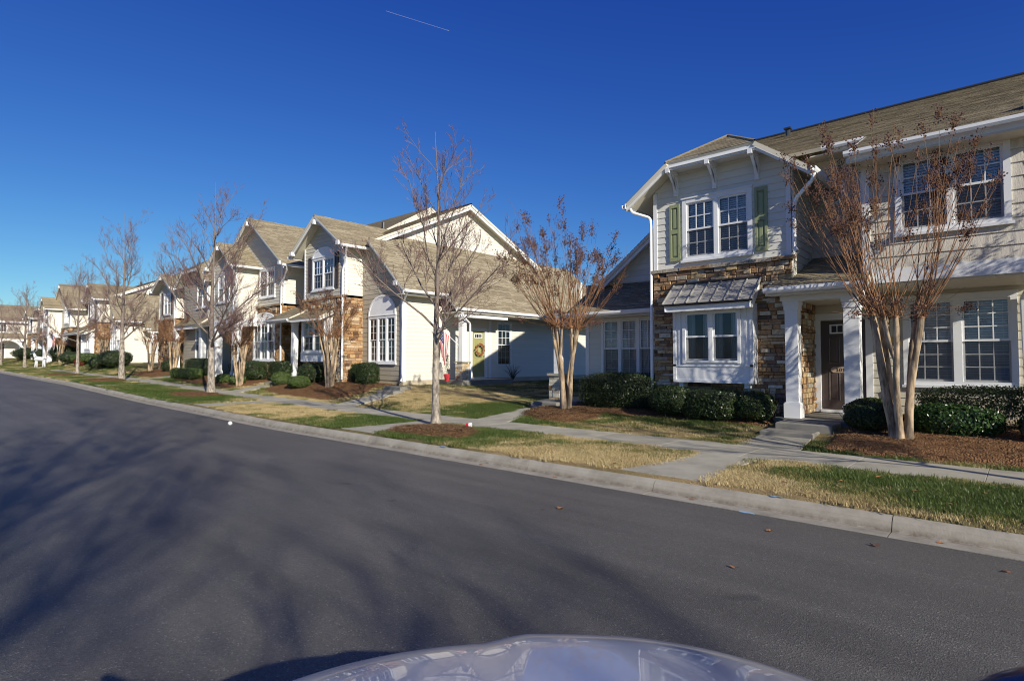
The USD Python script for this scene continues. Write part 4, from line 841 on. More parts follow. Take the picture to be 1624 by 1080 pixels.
    gx = X(-20.35); lx = X(left)
    roof(R, [(lx, 13.95, mz2(13.95)), (gx, 13.95, mz2(13.95)), (gx, ry, rzz), (lx, ry, rzz)], seed=32, course=.16, tabs=detail > 1)
    roof(R, [(lx, ry, rzz), (gx, ry, rzz), (gx, 26.6, mz2(26.6)), (lx, 26.6, mz2(26.6))], seed=33, tabs=False)
    for y in (13.95, 26.6):
        fascia(R, (gx, y, mz2(y) + .01), (gx, ry, rzz + .01), .26, (1, 0, 0), name='rake_board'); plane_part(R, [(gx, y, mz2(y) - .12), (gx, ry, rzz - .12), (X(-20.8), ry, rzz - .12), (X(-20.8), y, mz2(y) - .12)][::1 if y < ry else -1], 'soffit_board', 'rake_soffit', .015)
    mb = MB(); tube(mb, [(lx, ry, rzz + .02), (gx, ry, rzz + .02)], .045, 6); mb.build('ridge_cap', 'dark_metal', R)
    if detail > 1:
        ux = gx - 3.1; roof(R, [(lx, 16.4, mz2(16.4) + .03), (ux, 16.4, mz2(16.4) + .03), (ux, ry, rzz + .42), (lx, ry, rzz + .42)], seed=34, course=.16, tabs=False); roof(R, [(lx, ry, rzz + .42), (ux, ry, rzz + .42), (ux, 22.9, mz2(22.9) + .03), (lx, 22.9, mz2(22.9) + .03)], seed=35, tabs=False)
        fascia(R, (ux, 16.4, mz2(16.4) + .03), (ux, ry, rzz + .42), .2, (1, 0, 0), name='rake_board'); backing(R, endp(ux - .02), Polygon([(16.6, mz2(16.6) - .1), (ry, rzz - .1), (22.7, mz2(22.7) - .1), (ry, rzz + .3)]), mat='end_siding')
    mb = MB(); tube(mb, [(X(-24.3), 17.2, mz2(17.2)), (X(-24.3), 17.2, mz2(17.2) + .42)], .09, 8); mb.build('roof_vent', 'dark_metal', R)
    # general front walls
    backing(R, front(14.68), rect(lx, X(-21.25), Zz(.6), Zz(6.6)), mat='grey_siding'); backing(R, endm(X(left + .3)), rect(14, 26.4, Zz(.3), Zz(6.4)), mat='end_siding'); backing(R, Frame((0, 26.4, 0), (1, 0, 0), n=(0, 1, 0)), rect(lx, X(-18.4), Zz(.3), Zz(6)), mat='end_siding')
    # ---- gabled bays
    def gable(c, half_w, half_r, yf, ze, zap, zlow, win, mat, shut=None, arch=0., right_to=14.3, over=.5, sidez=None, brk=True, rback=18.5):
        """front gable: wall half width, roof half width"""
        F = front(yf); sl = (zap - ze) / half_r
        o = [window(R, F, *win, 2, (3, 2), (3, 2), far=far, arch=arch, cover='blind' if detail > 1 else None, screen=detail > 1)] if win else []
        if arch: cw = (win[0] + win[1]) / 2; hw = (win[1] - win[0]) / 2; o.append(affinity.scale(Point(cw, win[3] + .03).buffer(1), hw, arch).intersection(rect(win[0], win[1], win[3], win[3] + 2)))
        zt = zap - sl * half_w - .12
        siding(R, F, Polygon([(c - half_w, zlow), (c + half_w, zlow), (c + half_w, zt), (c, zap - .12), (c - half_w, zt)]), mat, .163, o, joined=J, seed=int(abs(c)), maxlen=1.8)
        if shut:
            shutter(R, F, win[0] - .33, win[0] - .06, win[2] + .02, win[3] + .1, shut); shutter(R, F, win[1] + .06, win[1] + .33, win[2] + .02, win[3] + .1, shut)
        for s in (c - half_w, c + half_w - .11): fpart(R, F, s, s + .11, zlow, zt, 0, .03, 'white_trim', 'corner_board')
        siding(R, endp(c + half_w), rect(yf, 14.66, zlow if sidez is None else sidez, ze + .25), 'end_siding', .163, joined=J, seed=7 + int(abs(c)))
        fpart(R, endp(c + half_w), yf, yf + .11, zlow, ze + .1, 0, .03, 'white_trim', 'corner_board')
        backing(R, endm(c - half_w), rect(yf, 14.66, zlow, ze + .2), mat='end_siding')
        yo = yf - over
        for sg in (-1, 1):
            e = c + sg * half_r; yb = min(rback, ry - (rzz - ze) / es); yr = min(ry, ry - (rzz - zap) / es) if zap < rzz else ry
            roof(R, [(e, yo, ze), (c, yo, zap), (c, yr + .1, zap), (e, max(yb, right_to) + .1, ze)], seed=40 + sg, course=.16, tabs=detail > 1)
            fascia(R, (e, yo, ze), (c, yo, zap), .2, (0, -1, 0), name='rake_board')
            plane_part(R, [(e, yo + .02, ze - .1), (c, yo + .02, zap - .1), (c, yf, zap - .1), (e, yf, ze - .1)], 'white_trim', 'rake_soffit', .012)
            gutterpart(R, (e, yo, ze - .02), (e, max(right_to, 14.0), ze - .02), (sg, 0, 0))
            fpart(R, front(yo), e - sg * .28 - .1, e - sg * .28 + .1, ze - .02, ze + .14, -.12, .06, 'white_trim', 'lookout')
        fpart(R, front(yo), c - .07, c + .07, zap - .42, zap - .22, -.3, .05, 'white_trim', 'lookout')
        if detail > 1: downspout(R, [(c + half_r + .04, yf - .3, ze - .1), (c + half_r - .05, yf - .25, ze - .25), (c + half_w + .08, yf - .05, ze - .75), (c + half_w - .03, yf - .06, ze - 1.0), (c + half_w - .03, yf - .06, Zz(.85))])
    sW = dict(limit=120 if detail > 1 else 0)
    def stonebase(c, hw, yf, z0, z1, holes, seed, ret=True):
        for F, p, h in ((front(yf), rect(c - hw, c + hw, z0, z1), holes),) + (((endp(c + hw), rect(yf, 14.66 if ret is True else ret, z0, z1), ()),) if ret else ()):
            stone_wall(R, F, p, h, seed=seed, limit=(300 if detail > 1 else 0), hmin=.09, hmax=.17)
        ledge(R, front(yf), c - hw - .06, c + hw + .08, z1, z1 + .1, .09, seed) if detail > 1 else fpart(R, front(yf), c - hw - .06, c + hw + .08, z1, z1 + .1, 0, .09, 'concrete', 'ledge')
    # A: arched upstairs window with dark shutters, box window below
    a = X(-22.92)
    gable(a, 1.67, 2.25, 13.1, Zz(6.45), Zz(8.0), Zz(4.42), (a - .93, a + .92, Zz(4.74), Zz(6.2)), 'grey_siding', 'dark_brown_paint', arch=.42, right_to=14.0, sidez=Zz(4.42))
    bxo = rect(a - 1.3, a + .8, Zz(1.7), Zz(3.55))
    stonebase(a, 1.67, 13.1, Zz(.55), Zz(4.32), [bxo], 21, ret=14.0)
    B = part('box_window', R); boxpart(B, a - 1.35, a + .85, 12.78, 13.1, Zz(1.6), Zz(2.0), 'white_trim', 'box_body'); boxpart(B, a - 1.35, a - 1.18, 12.8, 13.1, Zz(2.0), Zz(3.5), 'white_trim', 'box_side'); boxpart(B, a + .68, a + .85, 12.8, 13.1, Zz(2.0), Zz(3.5), 'white_trim', 'box_side')
    window(R, front(12.8), a - 1.18, a + .68, Zz(2.0), Zz(3.45), 2, (2, 2), (2, 2), casing=.08, far=far, cover='curtain', screen=detail > 1)
    roof(R, [(a - 1.5, 12.3, Zz(3.5)), (a + 1.05, 12.3, Zz(3.5)), (a + 1.05, 13.08, Zz(3.86)), (a - 1.5, 13.08, Zz(3.86))], seed=50)
    fascia(R, (a - 1.5, 12.3, Zz(3.5)), (a + 1.05, 12.3, Zz(3.5)), .14, (0, -1, 0)); fascia(R, (a + 1.05, 12.3, Zz(3.5)), (a + 1.05, 13.05, Zz(3.85)), .18, (1, 0, 0), name='rake_board')
    # porch between A and B
    p0, p1 = X(-26.65) + sB, a - 1.7
    boxpart(R, p0, p1, 12.6, 14.66, Zz(.3), Zz(.8), 'step_concrete', 'porch_slab')
    pillar(R, a - 1.95, a - 1.72, 12.62, 12.85, Zz(.8), Zz(3.45)); 
    roof(R, [(p0 - .1, 12.3, Zz(3.55)), (p1 + .15, 12.3, Zz(3.55)), (p1 + .15, 13.05, Zz(3.92)), (p1, 13.05, Zz(3.92)), (p1, 14.66, Zz(4.72)), (p0 + .02, 14.66, Zz(4.72)), (p0 + .02, 13.05, Zz(3.92)), (p0 - .1, 13.05, Zz(3.92))], seed=51)
    fascia(R, (p0 - .1, 12.3, Zz(3.55)), (p1 + .15, 12.3, Zz(3.55)), .16, (0, -1, 0)); gutterpart(R, (p0 - .1, 12.27, Zz(3.53)), (p1 + .15, 12.27, Zz(3.53)), (0, -1, 0))
    fascia(R, (p0 - .1, 12.3, Zz(3.56)), (p0 - .1, 13.05, Zz(3.93)), .18, (-1, 0, 0), name='rake_board')
    dr = front(14.66); door(R, dr, p0 + .3, p0 + 1.2, Zz(.88), Zz(2.95), 'door_brown')
    # B: broad gable with an arched ground-floor window
    b = X(-29.7) + sB
    gable(b, 3.0, 3.95, 13.1, Zz(6.2), Zz(9.0), Zz(4.42), (b + .5, b + 2.25, Zz(4.8), Zz(6.27)), 'grey_siding', right_to=14.2)
    ar = (b - .1, b + 2.35)
    ab = window(R, front(13.1), *ar, Zz(1.62), Zz(3.6), 3, (2, 2), (2, 2), arch=.45, far=far, cover='curtain', screen=False)
    stonebase(b, 3.0, 13.1, Zz(.55), Zz(4.32), [ab, affinity.scale(Point((ar[0] + ar[1]) / 2, Zz(3.63)).buffer(1), (ar[1] - ar[0]) / 2, .45).intersection(rect(*ar, Zz(3.6), Zz(5)))], 22, ret=True)
    # C: small gable over an open porch on white columns
    c = X(-30.75) + sC
    gable(c, 1.35, 1.75, 11.95, Zz(6.4), Zz(7.72), Zz(3.75), (c - .75, c + .75, Zz(4.62), Zz(6.15)), 'grey_siding', right_to=13.1, over=.4, rback=15.2)
    boxpart(R, c - 1.4, c + 1.4, 11.9, 13.08, Zz(3.4), Zz(3.75), 'white_trim', 'porch_beam'); boxpart(R, c - 1.4, c + 1.4, 11.8, 13.08, Zz(.3), Zz(.8), 'step_concrete', 'porch_slab')
    for s in (-1.35, 1.0): pillar(R, c + s, c + s + .35, 11.95, 12.3, Zz(.8), Zz(3.4))
    # D: clipped-gable bay
    d = X(-37.9) + sD; F = front(13.1)
    od1 = window(R, F, d + .2, d + 1.85, Zz(4.8), Zz(6.3), 2, (2, 2), (2, 2), far=far, cover='blind' if detail > 1 else None, screen=detail > 1); od2 = window(R, F, d + .05, d + 1.6, Zz(1.65), Zz(3.6), 2, (2, 2), (2, 2), far=far, cover='curtain')
    siding(R, F, Polygon([(d - 2, Zz(.9)), (d + 2, Zz(.9)), (d + 2, Zz(6.5)), (d + 1.2, Zz(7.0)), (d - 1.2, Zz(7.0)), (d - 2, Zz(6.5))]), 'taupe_siding', .19, [od1, od2], joined=J, seed=61, maxlen=1.5)
    siding(R, endp(d + 2), rect(13.1, 14.66, Zz(.8), Zz(6.6)), 'end_siding', .17, joined=True); backing(R, endm(d - 2), rect(13.1, 14.66, Zz(.6), Zz(6.5)), mat='end_siding')
    fpart(R, F, d + 1.88, d + 2, Zz(.8), Zz(6.5), 0, .03, 'white_trim', 'corner_board')
    for sg in (-1, 1):
        e, k_ = d + sg * 2.5, d + sg * 1.25
        roof(R, [(e, 12.6, Zz(6.35)), (k_, 12.6, Zz(7.2)), (d, 14.0, Zz(8.05)), (d, 16.7, Zz(8.05)), (e, 14.6, Zz(6.35))], seed=70 + sg, course=.16, tabs=detail > 1); fascia(R, (e, 12.6, Zz(6.35)), (k_, 12.6, Zz(7.2)), .18, (0, -1, 0))
    roof(R, [(d - 1.25, 12.6, Zz(7.2)), (d + 1.25, 12.6, Zz(7.2)), (d, 14.0, Zz(8.05))], seed=73, course=.16); fascia(R, (d - 1.25, 12.6, Zz(7.2)), (d + 1.25, 12.6, Zz(7.2)), .18, (0, -1, 0))
    # low roof and posts between D and C, stone below
    roof(R, [(d + 2.0, 12.2, Zz(3.6)), (c - 1.5, 12.2, Zz(3.6)), (c - 1.5, 14.6, Zz(4.7)), (d + 2.0, 14.6, Zz(4.7))], seed=75, course=.16, tabs=False) if c - d > 4 else None
    fascia(R, (d - 2.2, 12.6, Zz(3.75)), (d + 2.1, 12.6, Zz(3.75)), .2, (0, -1, 0)); roof(R, [(d - 2.2, 12.55, Zz(3.78)), (d + 2.1, 12.55, Zz(3.78)), (d + 2.1, 13.08, Zz(4.2)), (d - 2.2, 13.08, Zz(4.2))], seed=76, tabs=False)
    for x_ in (d + 2.1, d - 2.2): pillar(R, x_ - .15, x_ + .15, 12.6, 12.9, Zz(.8), Zz(3.55))
    # E: last bay
    e = X(-43.1) + sE
    gable(e, 1.6, 2.2, 13.1, Zz(6.3), Zz(7.45), Zz(4.42), (e - .7, e + .75, Zz(4.7), Zz(6.15)), 'grey_siding', 'dark_brown_paint', right_to=14.2)
    stonebase(e, 1.6, 13.1, Zz(.55), Zz(4.32), [], 23, ret=14.66)
    lw = X(left)
    roof(R, [(lw - .9, 13.6, Zz(3.9)), (lw + 2.4, 13.6, Zz(7.0)), (lw + 2.4, 26.6, Zz(7.0)), (lw - .9, 26.6, Zz(3.9))], seed=80, tabs=False)
    backing(R, front(14.0), Polygon([(lw, Zz(.6)), (lw + 2.8, Zz(.6)), (lw + 2.8, Zz(7)), (lw + 2.4, Zz(6.9)), (lw, Zz(4.6))]), mat='taupe_siding')
    return R
row_house(0, .03, 'long row house with gabled bays and a broad white gable end, middle of the street', 2)
row_house(-40.1, .66, 'farther row house beyond the tall bare tree, with a stone corner and steep gables', 1, sB=-5.3, sC=-6.5, sD=-9.8, sE=-11.5, left=-60)
# a house closing the street, facing us
def end_house():
    R = thing('end_house', (-112, 8, 1.4), label='cream house at the far left end of the street under a plain long roof', cat='house')
    F = endp(-112.0); z0 = 1.6; holes = []
    for y in (-6, -1.5, 3, 7.5, 12, 16.5):
        holes.append(window(R, F, y - .9, y + .9, z0 + 4.2, z0 + 5.7, 2, (2, 2), (2, 2), far=True, cover=None, screen=False))
        if y not in (12,): holes.append(window(R, F, y - .9, y + .9, z0 + 1.0, z0 + 2.9, 2, (2, 2), (2, 2), far=True, cover=None, screen=False))
    holes.append(door(R, F, 11.3, 12.6, z0 + .2, z0 + 2.5, 'door_brown'))
    siding(R, F, rect(-10, 20, z0, z0 + 6), 'end_siding', .2, holes, joined=True)
    roof(R, [(-111.4, -10.5, z0 + 5.9), (-111.4, 20.5, z0 + 5.9), (-117, 20.5, z0 + 8.6), (-117, -10.5, z0 + 8.6)], tabs=False, course=.2)
    roof(R, [(-122.6, -10.5, z0 + 5.9), (-122.6, 20.5, z0 + 5.9), (-117, 20.5, z0 + 8.6), (-117, -10.5, z0 + 8.6)], tabs=False, course=.2)
    fascia(R, (-111.4, -10.5, z0 + 5.9), (-111.4, 20.5, z0 + 5.9), .3, (1, 0, 0))
    roof(R, [(-109.6, 9.5, z0 + 3.2), (-109.6, 14.5, z0 + 3.2), (-112, 14.5, z0 + 4.1), (-112, 9.5, z0 + 4.1)], tabs=False, course=.2); fascia(R, (-109.6, 9.5, z0 + 3.2), (-109.6, 14.5, z0 + 3.2), .3, (1, 0, 0))
    for y in (9.8, 14.0): pillar(R, -110, -109.7, y, y + .3, z0, z0 + 3)
    backing(R, endm(-122), rect(-10, 20, z0, z0 + 6), mat='end_siding'); 
    for y, n in ((-10, -1), (20, 1)): backing(R, Frame((0, y, 0), (1, 0, 0), n=(0, n, 0)), Polygon([(-122, z0), (-112, z0), (-112, z0 + 6), (-117, z0 + 8.4), (-122, z0 + 6)]), mat='end_siding')
end_house()

# ------------------------------------------------------------------ trees
def grow_tree(name, base, height, clear, spread, seed, label, cat='bare tree', group=None, fine=1.0, trunk_r=.10, lean=(0, 0), mat='tree_bark', leaves=True, leader=True, nlimb=16):
    r = random.Random(seed); bx_, by_, bz_ = base
    R = thing(name, base, label=label, cat=cat, group=group); O = np.array(base, float)
    T, Bm, Tw = MB(), MB(), MB()
    ts = np.linspace(0, 1, 16); hx = lambda t: O + np.array([lean[0] * t + .05 * math.sin(t * 7 + seed) * t, lean[1] * t + .05 * math.cos(t * 6 + seed) * t, height * .93 * t])
    rad = lambda t: trunk_r * (1 - t) ** 1.25 * (1 + .45 * math.exp(-t * 45)) + .006
    tip_t = 1.0
    tr = [hx(t) for t in np.concatenate([[0, .008, .02], np.linspace(.05, clear / height + .05, 6)])]; tt = np.concatenate([[0, .008, .02], np.linspace(.05, clear / height + .05, 6)])
    tr[0] = tr[0] - np.array([0, 0, .12])
    tube(T, tr, [rad(t) for t in tt], 12)
    up_t = np.linspace(clear / height + .05, 1, 12); tube(Bm, [hx(t) for t in up_t], [rad(t) for t in up_t], 8)
    def branch(p, d, L, rr, lev):
        n = 6 if lev < 2 else 4; pts = [p]; cur = np.array(d, float); 
        for i in range(n):
            cur = cur + np.array([r.gauss(0, .13), r.gauss(0, .13), r.gauss(.075, .09)]); cur /= np.linalg.norm(cur); pts.append(pts[-1] + cur * L / n)
        rads = np.linspace(rr, max(rr * .3, .0028), n + 1)
        tube(Bm if lev < 2 else Tw, pts, rads, 6 if lev < 1 else (5 if lev < 2 else 3))
        if lev < 3:
            k = int({0: L * 5.0, 1: L * 7 * fine, 2: L * 8 * fine}[lev]) + (2 if lev < 2 else 1)
            for i in range(k):
                t = r.uniform(.22, 1) if lev else r.uniform(.16, 1); j = min(int(t * n), n - 1); q = pts[j] + (pts[j + 1] - pts[j]) * (t * n - j)
                ax = pts[min(j + 1, n)] - pts[j]; ax /= np.linalg.norm(ax)
                side = np.cross(ax, [r.gauss(0, 1), r.gauss(0, 1), r.gauss(0, 1)]); side /= np.linalg.norm(side) + 1e-9
                dd = ax * r.uniform(.65, 1.0) + side * r.uniform(.45, .85) + np.array([0, 0, .22]); dd /= np.linalg.norm(dd)
                branch(q, dd, L * r.uniform(.28, .55) * (1 - .35 * t), max(rads[j] * .55, .0028), lev + 1)
        elif r.random() < .5:
            icos(Tw, pts[-1], .008)
    for i in range(nlimb):
        t = (clear + (height * .9 - clear) * (i / nlimb) ** 1.15) / height; a = i * 2.4 + r.uniform(-.4, .4); p = hx(t)
        L = spread * (1.0 - .62 * (i / nlimb)) * r.uniform(.8, 1.15); el = math.radians(r.uniform(22, 42) + 28 * (i / nlimb))
        branch(p, (math.cos(a) * math.cos(el), math.sin(a) * math.cos(el), math.sin(el)), L, rad(t) * .36 + .004, 0)
    T.build('trunk', mat, R, smooth=True); Bm.build('branches', 'branch_bark', R, smooth=True); Tw.build('twigs', 'twig_bark', R)
    return R
def bz(x, y): return float(gz(x, y))
G_ST = 'bare street trees along the verge'
t1 = grow_tree('street_tree', (-10.35, 8.85, bz(-10.35, 8.85) + .05), 7.45, 1.95, 2.8, 3, 'slender bare tree on the verge in front of the white gable end', fine=1.2, trunk_r=.095)
t2 = grow_tree('street_tree', (-24.3, 9.0, bz(-24.3, 9.0) + .05), 9.2, 1.95, 3.5, 8, 'stout bare tree on the verge before the gabled row house, crown down to shrub height', fine=1.0, trunk_r=.14, nlimb=18)
t3 = grow_tree('street_tree', (-37.0, 9.05, bz(-37, 9.05) + .03), 10.0, 2.3, 3.5, 15, 'tall bare tree before the stone corner of the farther row house', fine=.9, trunk_r=.145, nlimb=17)
copy_thing(t1, (-47.6, 9.1, bz(-47.6, 9.1)), 130, 1.12, 'bare tree left of the tall one, in front of the farther house gables', 'bare tree')
copy_thing(t3, (-68.5, 9.15, bz(-68.5, 9.15)), 75, .86, 'small distant bare tree beside the garden arch, second from the left edge', 'bare tree')
copy_thing(t2, (-84, 9.2, bz(-84, 9.2)), 200, .85, 'farthest bare tree at the left edge of the view', 'bare tree')
copy_thing(t1, (2.75, 8.9, bz(2.75, 8.9)), 250, .95, 'bare tree beyond the right edge whose twigs reach into view', 'bare tree')
copy_thing(t3, (-128, 6, 1.5), 40, 1.5, 'large bare tree behind the cream house at the far left end', 'bare tree')
copy_thing(t2, (-132, 18, 1.5), 140, 1.45, 'broad bare tree rising over the roof of the cream end house', 'bare tree')
# trees over the road, behind the viewer: their shadows fall on the asphalt
tb = grow_tree('street_tree', (22.5, -5.4, bz(22.5, -5.4)), 16.5, 5.0, 5.0, 31, 'very tall bare tree behind the viewer, the one farther up the street', fine=.62, trunk_r=.13, nlimb=17)
copy_thing(tb, (11.0, -5.4, bz(11, -5.4)), 190, 1.08, 'very tall bare tree behind the viewer, the one nearer', 'bare tree')
copy_thing(t2, (7.0, -5.6, bz(7, -5.6)), 80, 1.25, 'bare tree across the street, near the viewer', 'bare tree')
copy_thing(t2, (-5.5, -5.7, bz(-5.5, -5.7)), 10, 1.2, 'bare tree across the street on the left of the viewer', 'bare tree')

def crape(base, trunk_h, shoot, spread, seed, label, nshoot=95, ntrunk=4, lean=.22, dens=1.0, heads=True, group=None, open_=1.0):
    r = random.Random(seed); O = np.array(base, float); R = thing('crape_myrtle', base, label=label, cat='crape myrtle', group=group)
    knuckles = []
    for i in range(ntrunk):
        a = i * 2 * math.pi / ntrunk + r.uniform(-.4, .4); rr = r.uniform(.048, .066); T = MB()
        b0 = O + np.array([math.cos(a) * .1, math.sin(a) * .09, -.08]); top = O + np.array([math.cos(a) * lean * r.uniform(.7, 1.2), math.sin(a) * lean * r.uniform(.7, 1.2), trunk_h * r.uniform(.93, 1.03)])
        ts = np.linspace(0, 1, 12); w1, w2 = r.uniform(0, 6), r.uniform(0, 6)
        pts = [b0 + (top - b0) * np.array([t ** 1.3, t ** 1.3, t]) + np.array([math.sin(t * 5 + w1), math.cos(t * 4.4 + w2), 0]) * .025 * min(1, t * 4) for t in ts]
        rad = [rr * (1.25 - .45 * t + .35 * math.exp(-t * 14)) * (1 + .06 * math.sin(t * 19 + w1)) for t in ts]
        tube(T, pts, rad, 12); knuckles.append((pts[-1], a)); f0 = pts[7]
        for s in range(r.choice([1, 2])):
            a2 = a + r.choice([-1, 1]) * r.uniform(.5, 1.2); k2 = f0 + np.array([math.cos(a2) * .2, math.sin(a2) * .2, trunk_h * .4 * r.uniform(.85, 1.0)])
            q = [f0 + (k2 - f0) * np.array([t ** .75, t ** .75, t]) for t in np.linspace(0, 1, 6)]; tube(T, q, np.linspace(rr * .62, rr * .5, 6), 8); knuckles.append((k2, a2))
        T.build('trunk', 'crape_bark', R, smooth=True)
    S, Hd = MB(), MB()
    for k, a in knuckles: icos(S, k, .06)
    def shoot_(p, d, L, r0, lev, wide):
        pts = [p]; cur = np.array(d, float); cur /= np.linalg.norm(cur); n = 7 if lev == 0 else 4
        for i in range(n):
            cur = cur + np.array([r.gauss(0, .045), r.gauss(0, .045), (.10 if i < 3 else .02) * wide + r.gauss(0, .03)]); cur /= np.linalg.norm(cur); pts.append(pts[-1] + cur * L / n)
        tube(S, pts, np.linspace(r0, max(.0022, r0 * .3), n + 1), 5 if lev == 0 else 3)
        if lev < 2:
            for i in range((r.choice([0, 1, 1, 2, 3]) if lev == 0 else r.choice([0, 0, 1]))):
                j = r.randrange(n // 2, n); ax = pts[j + 1] - pts[j]; ax /= np.linalg.norm(ax); dd = ax + np.array([r.gauss(0, .33), r.gauss(0, .33), .1]); shoot_(pts[j], dd, L * r.uniform(.18, .38), r0 * .5, lev + 1, wide)
        if heads and (lev == 0 and r.random() < .62 * dens or lev > 0 and r.random() < .2 * dens):
            tip = pts[-1]; ax = cur
            for _ in range(r.randrange(22, 60)):
                c = tip + ax * r.uniform(-.12, .16) + np.array([r.gauss(0, .05), r.gauss(0, .05), r.gauss(0, .045)]); icos(Hd, c, r.uniform(.009, .02)); 
                if True: tube(S, [tip - ax * .05, (tip + c) / 2 + np.array([0, 0, -.01]), c], .0016, 3)
    for i in range(nshoot):
        k, a0 = r.choice(knuckles); u = r.random() ** .75; a = a0 + r.gauss(0, .8)
        el = math.radians(84 - 46 * u * open_); d = np.array([math.cos(a) * math.cos(el), math.sin(a) * math.cos(el), math.sin(el)])
        shoot_(np.array(k) + np.array([r.gauss(0, .05), r.gauss(0, .05), r.uniform(-.06, .05)]), d, shoot * r.uniform(.55, 1.0) * (1 - .18 * u), r.uniform(.006, .011), 0, .5 + u)
    for i in range(nshoot // 2):      # short spurs round the knuckles
        k, a0 = r.choice(knuckles); a = r.uniform(0, 6.28); d = np.array([math.cos(a), math.sin(a), r.uniform(-.15, .45)]); shoot_(np.array(k), d, r.uniform(.35, .95), .0042, 1, .4)
    S.build('shoots', 'crape_shoot', R, smooth=True); Hd.build('seed_heads', 'seed_head', R)
    return R
crape((-8.95, 12.1, bz(-8.95, 12.1) + .1), 2.25, 3.1, 1.5, 4, 'crape myrtle with bare trunks in front of the clipped hedge, left of the stone bay', 100, 4, lean=.45, dens=1.25, open_=1.3)
crape((-1.6, 11.8, bz(-1.6, 11.8) + .08), 2.2, 3.6, 1.6, 9, 'large crape myrtle with four thick trunks at the right, before the tan upper wall', 80, 5, lean=.38, dens=1.25, open_=.82)
crape((3.0, 12.0, float(gz(3.0, 12.0)) + .05), 2.2, 3.4, 1.5, 21, 'crape myrtle beyond the right edge of the picture', 70, 4, lean=.4, dens=1.0)
c3 = crape((-20.6, 12.1, bz(-20.6, 12.1) + .04), 2.1, 2.3, 1.2, 12, 'pruned orange crape myrtle in front of the stone corner and box window', 80, 5, lean=.34, dens=.5)
for (x, y, rot, s, l) in ((-39.2, 12.3, 60, .98, 'crape myrtle before the left porch of the row house, right one of a close pair'), (-43.2, 12.2, 150, .98, 'crape myrtle before the left porch of the row house, left one of a close pair'), (-27.2, 11.3, 210, .95, 'crape myrtle trunk close behind the stout bare tree'),
                          (-55.2, 12.3, 20, 1.05, 'crape myrtle behind the tall bare tree by the cream end wall'), (-71.0, 12.2, 100, .9, 'small crape myrtle beside the white reindeer figure, right of it'), (-77.0, 12.2, 250, .9, 'small crape myrtle left of the white reindeer figure, by the distant flag')):
    copy_thing(c3, (x, y, bz(x, y)), rot, s, l, 'crape myrtle')

# ------------------------------------------------------------------ shrubs
def leaf_shrub(name, c, size, n, leaf, label, mat='hedge_leaf', shape='box', seed=0, sparse_low=False, cat='shrub', core=True, group=None, rot=0.):
    rg = np.random.default_rng(seed); c = np.array(c, float); sx, sy, sz = np.array(size, float) / 2
    R = thing(name, c, label=label, cat=cat, group=group); ctr = c + [0, 0, sz]
    d = rg.normal(size=(n, 3)); d /= np.linalg.norm(d, axis=1, keepdims=True)
    e = 5.0 if shape == 'box' else 2.3
    rad = 1 / (np.sum(np.abs(d) ** e, axis=1)) ** (1 / e)
    nz = meshkit.fbm(d * 2.2 + seed, 3, seed)
    lump = .86 + .28 * (nz - .3)
    depth = 1 - np.abs(rg.normal(0, .075 if not sparse_low else .2, n)) + rg.uniform(-.02, .04, n)
    u = d * (rad * lump * depth)[:, None]
    if sparse_low:
        keep = rg.random(n) < np.where(u[:, 2] > .02, 1.0, np.where(u[:, 2] > -.3, .5, .25)); u, d = u[keep], d[keep]
    p = ctr + u * [sx, sy, sz]; k = len(p)
    nrm = d + rg.normal(0, .55, (k, 3)) + [0, 0, .25]; nrm /= np.linalg.norm(nrm, axis=1, keepdims=True)
    t = np.cross(nrm, rg.normal(size=(k, 3))); t /= np.linalg.norm(t, axis=1, keepdims=True); b = np.cross(nrm, t)
    L = leaf * rg.uniform(.65, 1.25, k)[:, None]; w = L * .32
    v = np.stack([p - t * L * .5, p + b * w - nrm * L * .04, p + t * L * .5 - nrm * L * .12, p - b * w - nrm * L * .04], 1).reshape(-1, 3)
    f = np.arange(4 * k).reshape(-1, 4)
    emit('foliage', v, [f], mat, R, primvar=('rnd', np.repeat(rg.random(k), 4)))
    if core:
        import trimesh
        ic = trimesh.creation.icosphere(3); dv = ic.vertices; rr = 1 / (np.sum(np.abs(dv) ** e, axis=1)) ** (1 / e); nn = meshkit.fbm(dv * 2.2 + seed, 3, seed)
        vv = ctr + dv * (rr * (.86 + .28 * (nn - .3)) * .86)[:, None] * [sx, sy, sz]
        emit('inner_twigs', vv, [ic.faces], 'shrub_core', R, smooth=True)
    tw = MB(); r = random.Random(seed)
    for i in range(24 if not sparse_low else 90):
        a = c + [r.uniform(-sx, sx) * .75, r.uniform(-sy, sy) * .6, -.05]; q = a + [r.gauss(0, .12), r.gauss(0, .08), size[2] * r.uniform(.5, .85)]
        tube(tw, [a, (a + q) / 2 + [r.gauss(0, .04), r.gauss(0, .04), 0], q], [.009, .007, .003], 4)
    tw.build('stems', 'shrub_twig', R)
    return R
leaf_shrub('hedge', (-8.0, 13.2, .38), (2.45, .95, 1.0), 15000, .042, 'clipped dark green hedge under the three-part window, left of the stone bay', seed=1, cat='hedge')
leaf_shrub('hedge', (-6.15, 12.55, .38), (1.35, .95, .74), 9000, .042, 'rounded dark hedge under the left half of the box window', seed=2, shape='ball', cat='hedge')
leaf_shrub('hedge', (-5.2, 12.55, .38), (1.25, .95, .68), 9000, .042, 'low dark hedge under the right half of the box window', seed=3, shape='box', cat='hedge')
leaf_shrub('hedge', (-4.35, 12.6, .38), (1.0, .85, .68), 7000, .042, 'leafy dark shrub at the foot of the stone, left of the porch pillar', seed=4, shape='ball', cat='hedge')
leaf_shrub('shrub', (-2.12, 12.3, .36), (.98, .9, .66), 9000, .042, 'round clipped dark shrub right of the concrete steps', seed=5, shape='ball')
